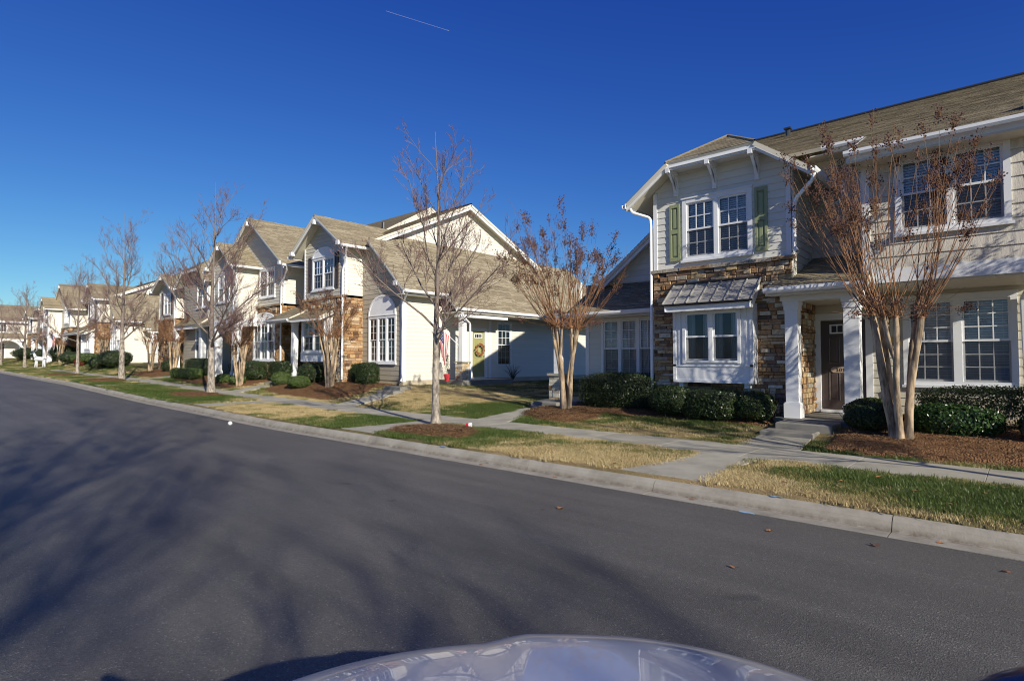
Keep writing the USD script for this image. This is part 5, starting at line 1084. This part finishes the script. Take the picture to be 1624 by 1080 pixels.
leaf_shrub('hedge', (.1, 13.55, .38), (3.6, .6, .87), 30000, .04, 'clipped hedge with bare twiggy lower half under the right-hand window', seed=6, cat='hedge', sparse_low=True, core=False)
leaf_shrub('shrub', (-.95, 12.42, .36), (1.5, .6, .6), 7000, .055, 'loose glossy green shrub in front of the twiggy hedge', 'glossy_leaf', seed=7, shape='ball')
leaf_shrub('shrub', (.45, 12.3, .36), (1.2, .8, .6), 6000, .05, 'dark shrub at the right edge of the picture', seed=8, shape='ball')
def sh(x, y, w, h, label, mat='hedge_leaf', shape='box', n=3500, leaf=.06, name='shrub', d=None, seed=0, cat='shrub'):
    leaf_shrub(name, (x, y, bz(x, y) + .03), (w, d or w * .8, h), n, leaf, label, mat, shape, seed or int(abs(x * 13)), cat=cat)
sh(-19.35, 13.0, .95, .92, 'cube-clipped shrub under the tall arched window', n=7000, leaf=.05)
sh(-20.5, 13.4, .8, .85, 'clipped shrub beside the lit stone corner, behind the crape myrtle', n=5000, leaf=.05)
sh(-22.35, 11.7, 1.15, .55, 'light green low boxwood left of the orange crape myrtle', 'boxwood_leaf', 'ball', 5000, .05)
sh(-24.3, 11.9, 1.0, .62, 'medium green boxwood left of the light green one', 'boxwood_leaf', 'ball', 4500, .05)
sh(-22.7, 12.5, 1.6, .9, 'dark shrubs below the white box window of the row house', shape='ball', n=5000)
sh(-25.6, 12.6, 2.0, .95, 'dark clipped hedge before the dark recessed porch', n=6000, name='hedge', d=.8, cat='hedge')
sh(-28.6, 12.3, 3.6, .95, 'long clipped hedge under the arched ground-floor window', n=8000, name='hedge', d=.9, cat='hedge')
sh(-27.6, 11.4, .9, .5, 'small boxwood ball before the long hedge, right of its middle', 'boxwood_leaf', 'ball', 3000)
sh(-29.2, 11.4, .9, .5, 'small boxwood ball before the long hedge, right of the stout tree trunk', 'boxwood_leaf', 'ball', 3000)
sh(-35.2, 12.5, 4.2, 1.0, 'clipped hedge left of the stout tree, below the double window', n=7000, name='hedge', d=.9, cat='hedge')
sh(-34.6, 11.5, 4.0, .6, 'light green row of boxwood in front of the clipped hedge left of the stout tree', 'boxwood_leaf', 'box', 6000, name='hedge', d=.8, cat='hedge')
sh(-40.8, 12.7, 1.6, .8, 'dark shrub between the close pair of crape myrtles', shape='ball')
sh(-51.5, 12.2, 3.0, 1.35, 'large rounded dark shrub right of the tall bare tree', shape='ball', n=5000, leaf=.08)
sh(-54.0, 11.6, 1.6, .9, 'dark rounded shrub left of the large one behind the tall bare tree', shape='ball', n=3500, leaf=.08)
sh(-60.5, 12.3, 3.2, 1.0, 'rounded green shrub under the tall window of the farther stone corner', 'boxwood_leaf', 'ball', 4000, .08)
sh(-60.0, 11.6, 1.0, .8, 'small dark red shrub in front of the farther stone corner', 'red_leaf', 'ball', 2500, .07)
sh(-65.5, 12.2, 3.0, 1.1, 'rounded dark shrub left of the farther stone corner', shape='ball', n=4000, leaf=.08)
sh(-73.0, 12.8, 3.4, 1.8, 'large dark round shrub behind the white reindeer figure', shape='ball', n=4500, leaf=.09)
sh(-82.0, 12.4, 6.0, 1.4, 'long dark rounded hedge left of the reindeer figure', shape='ball', n=5000, leaf=.1, name='hedge', d=2, cat='hedge')
sh(-93.0, 12.6, 4.0, 1.5, 'round dark shrub beside the white garden arch', shape='ball', n=4000, leaf=.1)
# bare little shrub by the shaded end wall
mb = MB(); r = random.Random(2)
for i in range(46):
    a = r.uniform(0, 6.28); p = np.array([-17.9, 20.0, .75]); q = p + [math.cos(a) * r.uniform(.1, .5), math.sin(a) * r.uniform(.1, .6), r.uniform(.4, .8)]; tube(mb, [p, (p + q) / 2 + [0, 0, .08], q], [.008, .006, .003], 4)
mb.build('bare_shrub', 'shrub_twig', label='small leafless shrub against the shaded end wall below the window', cat='shrub')

# ------------------------------------------------------------------ grass and bark chips
def instancer(name, protos, pos, yaw, scale, idx, parent='/World', kind='stuff', tilt=None):
    path_ = _path(name, parent); pi = UsdGeom.PointInstancer.Define(stage, path_); rel = pi.CreatePrototypesRel()
    UsdGeom.Scope.Define(stage, path_ + '/prototypes')
    for i, (nm, vs, fs, mat) in enumerate(protos):
        pth = f'{path_}/prototypes/{nm}_{i:03d}'
        LOC[path_ + '/prototypes'] = np.zeros(3); m = UsdGeom.Mesh.Define(stage, pth)
        m.CreatePointsAttr(Vt.Vec3fArray.FromNumpy(np.asarray(vs, np.float32))); fs = np.asarray(fs, np.int32)
        m.CreateFaceVertexCountsAttr(Vt.IntArray.FromNumpy(np.full(len(fs), fs.shape[1], np.int32))); m.CreateFaceVertexIndicesAttr(Vt.IntArray.FromNumpy(fs.ravel())); m.CreateSubdivisionSchemeAttr('none')
        UsdShade.MaterialBindingAPI.Apply(m.GetPrim()).Bind(M[mat]); rel.AddTarget(pth)
    pos = np.asarray(pos, np.float32); pi.CreatePositionsAttr(Vt.Vec3fArray.FromNumpy(pos)); pi.CreateProtoIndicesAttr(Vt.IntArray.FromNumpy(np.asarray(idx, np.int32)))
    h = np.asarray(yaw) / 2; pi.CreateOrientationsAttr(Vt.QuathArray([Gf.Quath(float(np.cos(a)), 0, 0, float(np.sin(a))) for a in h]))
    s = np.asarray(scale, np.float32); pi.CreateScalesAttr(Vt.Vec3fArray.FromNumpy(np.stack([s, s, s], 1))); tag(pi, kind=kind)
def tuft(rg, n, rad, h, w, curl):
    a = rg.uniform(0, 2 * np.pi, n); rr = rad * np.sqrt(rg.random(n)); x, y = rr * np.cos(a), rr * np.sin(a); hh = h * rg.uniform(.5, 1.25, n); ww = w * rg.uniform(.7, 1.3, n)
    t = rg.uniform(0, 2 * np.pi, n); l = curl * hh * rg.uniform(.2, 1.2, n); dx, dy = np.cos(t), np.sin(t); px, py = -dy * ww, dx * ww
    v = np.stack([np.stack([x - px, y - py, -.01 + 0 * x], 1), np.stack([x + px, y + py, -.01 + 0 * x], 1), np.stack([x + px * .7 + dx * l * .35, y + py * .7 + dy * l * .35, hh * .6], 1), np.stack([x - px * .7 + dx * l * .35, y - py * .7 + dy * l * .35, hh * .6], 1), np.stack([x + dx * l, y + dy * l, hh], 1)], 1).reshape(-1, 3)
    b = np.arange(n)[:, None] * 5
    return v, np.vstack([b + [0, 1, 2], b + [0, 2, 3], b + [3, 2, 4]])
rg = np.random.default_rng(7); protos = []
for m, h, c in (('grass_green', .042, .9), ('grass_green', .05, .8), ('grass_mid', .038, 1.1), ('grass_tan', .034, 1.5), ('grass_tan', .03, 1.7)):
    protos.append(('tuft', *tuft(rg, 190, .17, h, .0026, c), m))
blocked = unary_union([p.buffer(-.05) for p in mulches] + [w.buffer(.015) for w in walks] + [sbox(-9.7, 13.9, 12, 40), sbox(-7.0, 13.0, -2.2, 40), sbox(-2.3, 14.6, 12, 40), sbox(-4.2, 11.45, -2.2, 14), sbox(-11.1, 12.7, -9.6, 17), sbox(-60, 13.9, -18.3, 40), sbox(-60, 13.0, -21.2, 40), sbox(-17.7, 11.9, -16.2, 13.1), sbox(-18.5, 15.8, -16.9, 19.1)])
import shapely
def scatter(x0, x1, y0, y1, dens):
    n = int((x1 - x0) * (y1 - y0) * dens); p = np.stack([rg.uniform(x0, x1, n), rg.uniform(y0, y1, n)], 1)
    return p[~shapely.contains_xy(blocked, p[:, 0], p[:, 1])]
pts = np.vstack([scatter(-14, 6.5, 7.03, 9.14, 62), scatter(-16, 5.5, 10.5, 13.6, 50), scatter(-30, -14, 7.03, 9.14, 34), scatter(-26, -10, 10.5, 16.5, 30), scatter(-17.3, -10, 16.5, 24, 14), scatter(-60, -30, 7.03, 9.14, 16), scatter(-60, -26, 10.5, 13, 14), scatter(-100, -60, 7.03, 13, 5)])
tn = tone(pts[:, 0], pts[:, 1]) + rg.normal(0, .2, len(pts)); idx = np.where(tn < .33, rg.integers(0, 2, len(pts)), np.where(tn < .56, 2, rg.integers(3, 5, len(pts))))
mid = (tn > .28) & (tn < .45) & (rg.random(len(pts)) < .4); idx[mid] = 0
z = gz(pts[:, 0], pts[:, 1]) + .03 * (meshkit.fbm(np.stack([pts[:, 0] * 1.3, pts[:, 1] * 1.3, 0 * pts[:, 0]], -1), 3, 5) - .5)
instancer('grass', protos, np.column_stack([pts, z]), rg.uniform(0, 6.28, len(pts)), rg.uniform(.8, 1.35, len(pts)) * np.where(pts[:, 0] < -20, 1.5, 1), idx)
chipP = []
for i in range(4):
    n = 14; c = np.column_stack([rg.normal(0, .05, n), rg.normal(0, .05, n), rg.uniform(0, .02, n)]); L, W, t = rg.uniform(.006, .024, n), rg.uniform(.002, .006, n), rg.uniform(0, 6.28, n); tl = rg.normal(0, .25, n)
    ax = np.column_stack([np.cos(t), np.sin(t), tl]); pr = np.column_stack([-np.sin(t), np.cos(t), rg.normal(0, .3, n)])
    v = np.stack([c - ax * L[:, None] - pr * W[:, None], c + ax * L[:, None] - pr * W[:, None], c + ax * L[:, None] * .9 + pr * W[:, None], c - ax * L[:, None] + pr * W[:, None]], 1).reshape(-1, 3); chipP.append(('bark_chip', v, np.arange(4 * n).reshape(-1, 4), 'chip'))
cp = []
for cand, n in beds:
    if n and cand: cp += [cand[i] for i in rg.integers(0, len(cand), n)]
cp = np.array(cp) + np.column_stack([rg.normal(0, .03, len(cp)), rg.normal(0, .03, len(cp)), np.full(len(cp), .002)])
instancer('bark_mulch', chipP, cp, rg.uniform(0, 6.28, len(cp)), rg.uniform(.7, 1.3, len(cp)), rg.integers(0, 4, len(cp)))

# ------------------------------------------------------------------ small things
def leaf_mesh(rg, s):
    n = 9; a = np.linspace(0, 2 * np.pi, n, endpoint=False); rr = s * (.55 + .45 * np.abs(np.cos(a * 2.5))) * rg.uniform(.8, 1.2, n); v = np.column_stack([rr * np.cos(a), rr * .75 * np.sin(a), .35 * s * (np.cos(a * 2 + rg.uniform(0, 6)) * .5 + .6) + rg.uniform(0, .2 * s, n)])
    return np.vstack([v, [[0, 0, .1 * s]]]), [(i, (i + 1) % n, n) for i in range(n)]
def road_z(x, y): return float(rise(x)) + .075 * (1 - ((y - 1.2) / 5.2) ** 2) + .006
LV = [(-3.9, 5.15, 'road'), (-1.75, 4.6, 'road'), (-5.1, 6.62, 'road'), (-3.05, 6.67, 'road'), (-1.05, 6.1, 'road'), (-6.6, 6.6, 'road'), (-.62, 6.64, 'road'), (-.15, 6.05, 'road'), (-8.0, 6.63, 'road'), (-1.9, 5.9, 'road'),
      (-.95, 7.9, 'g'), (-.35, 8.3, 'g'), (-1.7, 7.9, 'g'), (-2.2, 7.4, 'g'), (-.2, 8.8, 'g'), (-4.6, 8.9, 'g'), (-2.1, 10.8, 'g'), (-5.8, 10.9, 'g'), (-1.2, 11.1, 'g'), (-.4, 11.5, 'g'), (-4.4, 7.1, 'g'), (-3.3, 10.7, 'g'), (-1.4, 8.5, 'g'), (-.6, 7.4, 'g'), (-2.6, 8.1, 'g'), (-.9, 11.8, 'g')]
for i, (x, y, k) in enumerate(LV):
    v, f = leaf_mesh(rg, rg.uniform(.028, .05)); zz_ = road_z(x, y) if k == 'road' else bz(x, y) + .045
    emit('fallen_leaf', v + [x, y, zz_], f, 'dead_leaf', label='curled brown fallen leaf on the asphalt or gutter' if k == 'road' else 'curled brown fallen leaf on grass, path or mulch', cat='fallen leaf', group='fallen leaves on the road' if k == 'road' else 'fallen leaves on the lawn and mulch')
# house number signs
sg = thing('number_sign', (-3.15, 14.6, 1.48), label='small tan name plate across the middle of the brown front door', cat='sign')
mb = MB(); Fq = front(14.728); fpoly(mb, Fq, Polygon([(-3.33, 1.46), (-3.28, 1.41), (-2.88, 1.41), (-2.84, 1.46), (-2.84, 1.49), (-2.88, 1.54), (-3.28, 1.54), (-3.33, 1.49)]), 0, .012); mb.build('plate', 'tan_plaque', sg)
tm = meshkit.text_mesh('1016', .075, .004, bold=True); vv = np.array(tm.vertices); emit('digits', np.column_stack([-3.23 + vv[:, 0], 14.716 - vv[:, 2], 1.438 + vv[:, 1]]), [np.array(tm.faces)], 'black_paint', sg)
pq = thing('house_plaque', (-2.1, 14.72, 2.12), label='gold rectangular plaque on the beige siding beside the porch', cat='plaque')
mb = MB(); fbox(mb, Fl, -2.28, -1.98, 2.04, 2.2, .02, .04); mb.build('plate', 'gold_plaque', pq)
mb = MB(); 
for k in range(2): fbox(mb, Fl, -2.24, -2.02, 2.08 + k * .055, 2.10 + k * .055, .04, .044)
mb.build('raised_lines', 'tan_plaque', pq)
# flags
def flag(base, tip, label, w=.85, h=.5, seed=1, drop=True):
    R = thing('flag', base, label=label, cat='flag'); b, t = np.array(base, float), np.array(tip, float); mb = MB(); tube(mb, [b, t], .014, 6); icos(mb, t, .03); mb.build('pole', 'white_trim', R)
    ax = (t - b) / np.linalg.norm(t - b); hoist = t - ax * .05; L = .62; n, m = 13, 26; parts_ = {'flag_red': MB(), 'flag_white': MB(), 'flag_blue': MB()}
    rg2 = np.random.default_rng(seed)
    def P(u, v):   # u along the hoist 0..1 (13 stripes), v down the fly
        p = hoist - ax * u * L; fold = .5 * (1 - u); k = np.array([ax[1], -ax[0], 0]); k = k / (np.linalg.norm(k) + 1e-9)
        return p + np.array([0, 0, -1]) * v * 1.3 - np.array([ax[0], ax[1], 0]) * v * (u - .55) * -.45 * 1 + k * (.06 * math.sin(u * 17 + v * 2.5) * min(1, .3 + v))
    for i in range(n):
        for j in range(m):
            u0, u1, v0, v1 = i / n, (i + 1) / n, j / m, (j + 1) / m
            mat = 'flag_blue' if (i < 7 and j < m * .4) else ('flag_red' if i % 2 == 0 else 'flag_white')
            parts_[mat].add([P(u0, v0), P(u1, v0), P(u1, v1), P(u0, v1)], [(0, 1, 2, 3)])
    rs = random.Random(3)
    for i in range(6):
        for j in range(4):
            c = P((i + .6) / 13 * 1.05, (j + .7) / 11); icos(parts_['flag_white'], c + np.array([.012, -.012, 0]), .016)
    for k, nm in (('flag_red', 'red_stripes'), ('flag_white', 'white_stripes_and_stars'), ('flag_blue', 'blue_field')): parts_[k].build(nm, k, R)
flag((-17.45, 16.14, 2.3), (-17.85, 15.3, 3.15), 'red white and blue flag on a pole at the white gable end porch')
flag((-71.5, 12.6, 3.0), (-71.2, 11.4, 4.4), 'distant red white and blue flag hanging before the farther row house', seed=4)
# wreath, pot plant on the side porch
mb = MB(); r = random.Random(6); wc = np.array([-18.3, 18.2, 2.18])
for i in range(260):
    a = r.uniform(0, 6.28); s_ = abs(math.sin(a / 2)) * .05
    c_ = wc + [r.uniform(0, .06), (.24 + r.gauss(0, .035)) * math.cos(a), (.27 - s_ + r.gauss(0, .035)) * math.sin(a)]; icos(mb, c_, r.uniform(.014, .03))
mb.build('door_wreath', 'wreath', label='rust brown wreath hanging on the olive green door', cat='wreath')
pp = thing('potted_plant', (-17.75, 15.75, .82), label='dark potted plant on the porch beside the stone pier', cat='potted plant')
mb = MB(); tube(mb, [(-17.75, 15.75, .83), (-17.75, 15.75, .9), (-17.75, 15.75, 1.12), (-17.75, 15.75, 1.13)], [.09, .1, .13, .12], 12); mb.build('pot', 'flag_red', pp)
q = leaf_shrub('tmp', (-17.75, 15.75, 1.08), (.5, .5, .85), 1500, .06, None, seed=9, shape='ball') if False else None
mb = MB(); r = random.Random(9)
for i in range(700):
    z_ = r.random(); a = r.uniform(0, 6.28); R_ = .24 * (1 - z_) ** .7 * math.sqrt(r.random()); p = np.array([-17.75 + R_ * math.cos(a), 15.75 + R_ * math.sin(a), 1.1 + z_ * .8]); d_ = np.array([math.cos(a), math.sin(a), .4]) * .05; s_ = np.array([-math.sin(a), math.cos(a), 0]) * .015
    mb.add([p - s_, p + d_ * .6 - s_ * .2, p + d_, p + s_], [(0, 1, 2, 3)])
mb.build('foliage', 'hedge_leaf', pp)
# door mat and pumpkin-like basket by the olive door
mb = MB(); mb.box(-18.2, -17.6, 17.75, 18.6, .845, .862); mb.build('door_mat', 'dead_leaf', label='brown door mat on the slab below the olive green door', cat='door mat')
# paper litter on the mulch, crumpled ball on the road
lt = thing('paper_cup', (-9.0, 8.55, .3), label='crushed red and white paper cup on the mulch by the slender tree', cat='paper cup')
c0 = np.array([-9.0, 8.55, .305]); ax_ = np.array([.86, .5, .02]); 
mb = MB(); tube(mb, [c0, c0 + ax_ * .055, c0 + ax_ * .056], [.034, .040, .030], 10); mb.build('red_half', 'litter_red', lt)
mb = MB(); tube(mb, [c0 + ax_ * .056, c0 + ax_ * .12, c0 + ax_ * .125], [.041, .046, .02], 10); mb.build('white_half', 'litter_white', lt)
import trimesh
ic = trimesh.creation.icosphere(2); vv = ic.vertices * (.05 * (.75 + .5 * meshkit.fbm(ic.vertices * 3, 3, 2)))[:, None]
emit('crumpled_paper', vv + [-15.3, 6.15, road_z(-15.3, 6.15) + .04], [ic.faces], 'statue_white', label='crumpled ball of white paper on the asphalt near the kerb', cat='paper ball')
# chalk marks on the kerb
for i, (x, y, l, lb) in enumerate(((-2.13, 6.9, .2, 'pale blue paint mark on top of the kerb before the green verge'), (-7.86, 6.88, .16, 'pale blue paint mark on the kerb near the slender tree'), (-2.35, 6.52, .26, 'pale blue paint smear in the gutter pan'))):
    zt = .1505 if i < 2 else .0085; n = 14; a = np.linspace(0, 2 * np.pi, n, endpoint=False); rg3 = np.random.default_rng(i); rr = rg3.uniform(.5, 1.1, n)
    v = np.column_stack([x + l * .5 * rr * np.cos(a), y + .035 * rr * np.sin(a), np.full(n, zt)])
    v = np.vstack([v, v - [0, 0, .004]]); emit('paint_mark', v, [tuple(range(n))] + [(j, j + n, (j + 1) % n + n, (j + 1) % n) for j in range(n)], 'chalk_blue', label=lb, cat='paint mark')
# white reindeer figure and garden arch far down the lawn
def blob(mb, a, b, ra, rb): tube(mb, [a, (np.array(a) * .75 + np.array(b) * .25), (np.array(a) + np.array(b)) / 2, b], [ra * .8, ra, (ra + rb) / 2, rb], 8)
rd = thing('reindeer_figure', (-70.8, 10.6, 1.15), label='pale grey reindeer lawn figure standing before the dark round shrub', cat='lawn figure'); o = np.array([-70.8, 10.6, bz(-70.8, 10.6)]); k_ = np.array([.74, .67, 0])
mb = MB(); blob(mb, o + k_ * .45 + [0, 0, .78], o - k_ * .42 + [0, 0, .85], .2, .24); blob(mb, o - k_ * .4 + [0, 0, .9], o - k_ * .62 + [0, 0, 1.35], .15, .09); blob(mb, o - k_ * .58 + [0, 0, 1.38], o - k_ * .95 + [0, 0, 1.3], .12, .05)
blob(mb, o + k_ * .45 + [0, 0, .85], o + k_ * 1.0 + [0, 0, 1.02], .09, .02)
mb.build('body', 'statue_white', rd, smooth=True)
for s, e in ((-.38, -.5), (-.3, -.28), (.4, .5), (.32, .28)): mb = MB(); blob(mb, o + k_ * s + [0, 0, .75], o + k_ * e + [0, 0, -.02], .08, .04); mb.build('leg', 'statue_white', rd, smooth=True)
for s in (-1, 1):
    mb = MB(); n_ = np.array([-.67, .74, 0]) * s; tube(mb, [o - k_ * .6 + [0, 0, 1.42], o - k_ * .5 + n_ * .18 + [0, 0, 1.65], o - k_ * .62 + n_ * .28 + [0, 0, 1.95]], .025, 5); tube(mb, [o - k_ * .5 + n_ * .18 + [0, 0, 1.65], o - k_ * .3 + n_ * .25 + [0, 0, 1.85]], .02, 5); mb.build('antler', 'statue_white', rd)
ga = thing('garden_arch', (-98, 11.5, 1.5), label='white rounded garden arch at the far left beside the round shrub', cat='garden arch'); gz0 = bz(-98, 11.5)
for off in (-.35, .35):
    mb = MB(); a = np.linspace(0, math.pi, 16); tube(mb, [(-98 + off, 9.6, gz0 - .1)] + [(-98 + off, 11.3 - 1.7 * math.cos(t), gz0 + .9 + 1.9 * math.sin(t)) for t in a] + [(-98 + off, 13.0, gz0 - .1)], .16, 8); mb.build('hoop', 'arch_white', ga, smooth=True)
for t in np.linspace(.1, math.pi - .1, 12): mb = MB(); y_, z_ = 11.3 - 1.7 * math.cos(t), gz0 + .9 + 1.9 * math.sin(t); mb.box(-98.35, -97.65, y_ - .12, y_ + .12, z_ - .05, z_ + .05); mb.build('slat', 'arch_white', ga)

# contrail and aircraft, very far and high
def sky_pt(px, py, dist): d = FWD + (px - 812) / FPX * RIGHT + (540 - py) / FPX * UP; return CAM + d / np.linalg.norm(d) * dist
pa, pb = sky_pt(612, 18, 19500), sky_pt(711, 49, 18000)
mb = MB(); tube(mb, [pa + (pb - pa) * t for t in np.linspace(0, .985, 12)], np.linspace(6, 5, 12), 6); mb.build('contrail', 'contrail', label='thin white vapour trail slanting across the upper sky', cat='vapour trail')
ac = thing('airliner', pb, label='tiny airliner at the lower right tip of the vapour trail', cat='airliner'); ad = (pb - pa) / np.linalg.norm(pb - pa); al = np.cross([0, 0, 1.], ad); al /= np.linalg.norm(al)
mb = MB(); tube(mb, [pb - ad * 30, pb - ad * 24, pb + ad * 22, pb + ad * 30], [1, 3, 3, .6], 8); mb.build('fuselage', 'aircraft', ac)
for s in (-1, 1): mb = MB(); mb.add([pb + ad * 8, pb - ad * 4, pb - ad * 14 + al * s * 30, pb - ad * 10 + al * s * 30, pb + ad * 8 + [0, 0, -1], pb - ad * 4 + [0, 0, -1], pb - ad * 14 + al * s * 30 + [0, 0, -.5], pb - ad * 10 + al * s * 30 + [0, 0, -.5]], [(0, 1, 2, 3), (7, 6, 5, 4), (0, 4, 5, 1), (1, 5, 6, 2), (2, 6, 7, 3), (3, 7, 4, 0)]); mb.build('wing', 'aircraft', ac)
mb = MB(); mb.add([pb - ad * 20, pb - ad * 30, pb - ad * 33 + [0, 0, 12], pb - ad * 28 + [0, 0, 12], pb - ad * 20 + al, pb - ad * 30 + al, pb - ad * 33 + al + [0, 0, 12], pb - ad * 28 + al + [0, 0, 12]], [(0, 1, 2, 3), (7, 6, 5, 4), (0, 4, 5, 1), (1, 5, 6, 2), (2, 6, 7, 3), (3, 7, 4, 0)]); mb.build('tail_fin', 'aircraft', ac)

# ------------------------------------------------------------------ the car the viewer stands in (only its bonnet and a mirror show)
CARYAW = .03
cf = fh * math.cos(CARYAW) + RIGHT * math.sin(CARYAW); cr = np.cross(cf, [0, 0, 1.]); CO = np.array([0, 0, 0.]) + RIGHT * .086 + np.array([0, 0, .06])
def cp_(a, b, z): return CO + cf * a + cr * b + np.array([0, 0, z])     # a forward, b to the right
car = thing('car', tuple(CO), label='pale silver car in the foreground, its bonnet curving up at the bottom', cat='car')
def surf(name, A, B_, zf, mat, thick=0., smooth=True):
    a, b = np.meshgrid(A, B_, indexing='ij'); z = zf(a, b); n, m = a.shape; v = CO + a[..., None] * cf + b[..., None] * cr + np.stack([0 * z, 0 * z, z], -1)
    I, J = np.meshgrid(np.arange(n - 1), np.arange(m - 1), indexing='ij'); q = np.stack([I * m + J, I * m + J + 1, (I + 1) * m + J + 1, (I + 1) * m + J], -1).reshape(-1, 4)
    return emit(name, v.reshape(-1, 3), [q[:, ::-1]], mat, car, smooth=smooth)
def sstep(x, a, b): t = np.clip((x - a) / (b - a), 0, 1); return t * t * (3 - 2 * t)
def hood(a, b):
    z = 1.006 - .084 * ((a - .85) / .9) ** 2 - .18 * sstep(a, 1.4, 1.98) ** 1.6
    z = z - .184 * np.clip(np.abs(b) / .909, 0, 1.8) ** 2.309
    return z + .022 * sstep(b, -.23, -.08) * (1 - sstep(b, .144, .794)) - .06
surf('bonnet', np.linspace(.92, 1.98, 90), np.linspace(-.93, .93, 150), hood, 'car_paint')
secs = []
mb = MB()
for a, hw, zb, zt in ((1.97, .62, .40, .50), (1.93, .74, .30, .54), (1.7, .82, .26, .58), (1.2, .86, .25, .62), (.93, .88, .25, .66), (.86, .89, .25, .82), (.5, .90, .25, .86), (-.6, .90, .25, .92), (-1.7, .88, .26, .92), (-2.4, .80, .34, .90), (-2.55, .66, .44, .82)):
    secs.append([cp_(a, b * hw, z) for b, z in ((-1, zb), (-1.02, (zb + zt) / 2), (-.97, zt), (.97, zt), (1.02, (zb + zt) / 2), (1, zb))])
V = np.array(secs).reshape(-1, 3); nS = len(secs); F_ = [(i * 6 + j, i * 6 + (j + 1) % 6, (i + 1) * 6 + (j + 1) % 6, (i + 1) * 6 + j) for i in range(nS - 1) for j in range(6)] + [tuple(range(6))[::-1], tuple(range((nS - 1) * 6, nS * 6))]
mb.add(V, F_); mb.build('body', 'car_paint', car)
mb = MB()     # cabin: glass sides, roof behind the viewer
cab = [[cp_(a, b * hw, z) for b in (-1, 1)] for a, hw, z in ((.93, .72, 1.0), (.26, .60, 1.42), (.24, .60, 1.44))]
mb.add([cab[0][0], cab[0][1], cab[1][1], cab[1][0]], [(0, 1, 2, 3)]); mb.build('windscreen', 'window_glass', car)
mb = MB(); rf = [cp_(a, b, z) for z_ in (0, -.05) for a, b, z in ((.25, -.6, 1.43 + z_), (.25, .6, 1.43 + z_), (-1.2, .58, 1.47 + z_), (-1.2, -.58, 1.47 + z_))]; mb.add(rf, [(0, 1, 2, 3), (7, 6, 5, 4)] + [(i, i + 4, (i + 1) % 4 + 4, (i + 1) % 4) for i in range(4)]); mb.build('roof', 'car_paint', car)
mb = MB(); mb.add([cp_(-1.2, -.58, 1.46), cp_(-1.2, .58, 1.46), cp_(-1.95, .7, .95), cp_(-1.95, -.7, .95)], [(0, 1, 2, 3)]); mb.build('rear_window', 'window_glass', car)
for s in (-1, 1):
    mb = MB(); mb.add([cp_(.88, s * .73, .98), cp_(.26, s * .6, 1.4), cp_(-1.2, s * .58, 1.44), cp_(-1.9, s * .71, .95)], [(0, 1, 2, 3)]); mb.build('side_window', 'window_glass', car)
    mb = MB(); tube(mb, [cp_(.93, s * .74, .98), cp_(.26, s * .61, 1.43)], .03, 6); tube(mb, [cp_(-1.2, s * .59, 1.45), cp_(-1.95, s * .73, .93)], .04, 6); mb.build('roof_pillar', 'car_paint', car)
    for a in (1.3, -1.45):
        wl = _path('wheel', car); UsdGeom.Xform.Define(stage, wl); LOC[wl] = LOC[car]
        mb = MB(); tube(mb, [cp_(a, s * .70, .32 - .06), cp_(a, s * .72, .32 - .06), cp_(a, s * .88, .32 - .06), cp_(a, s * .905, .32 - .06)], [.22, .32, .32, .24], 28); mb.build('tyre', 'rubber', wl)
        mb = MB(); tube(mb, [cp_(a, s * .86, .26), cp_(a, s * .912, .26), cp_(a, s * .915, .26)], [.22, .21, .01], 20); mb.build('rim', 'awning_metal', wl)
    mb = MB(); tube(mb, [cp_(1.88, s * .6, .5), cp_(1.96, s * .58, .5), cp_(1.99, s * .55, .5)], [.1, .085, .03], 14); mb.build('headlight', 'aircraft', car)
# the mirror: dark housing with a glass facing the viewer
mr = part('door_mirror', car)
def shell(name, off, rx, rz_, depth, mat, c=(1.25, 1.26, .90)):
    ic = trimesh.creation.icosphere(3); v = ic.vertices.copy(); v = np.sign(v) * np.abs(v) ** .8; v[:, 0] = np.where(v[:, 0] < 0, v[:, 0] * .12, v[:, 0])
    emit(name, np.array([cp_(c[0] + off + x * depth, c[1] + y * rx, c[2] + z * rz_ + .03 * y) for x, y, z in v]), [ic.faces], mat, mr, smooth=True)
shell('housing', 0., .45, .1, .13, 'navy_paint'); shell('mirror_glass', -.016, .42, .078, .01, 'mirror_glass')
mb = MB(); tube(mb, [cp_(1.12, .84, .76), cp_(1.24, .98, .83)], .035, 8); mb.build('mirror_arm', 'navy_paint', mr)
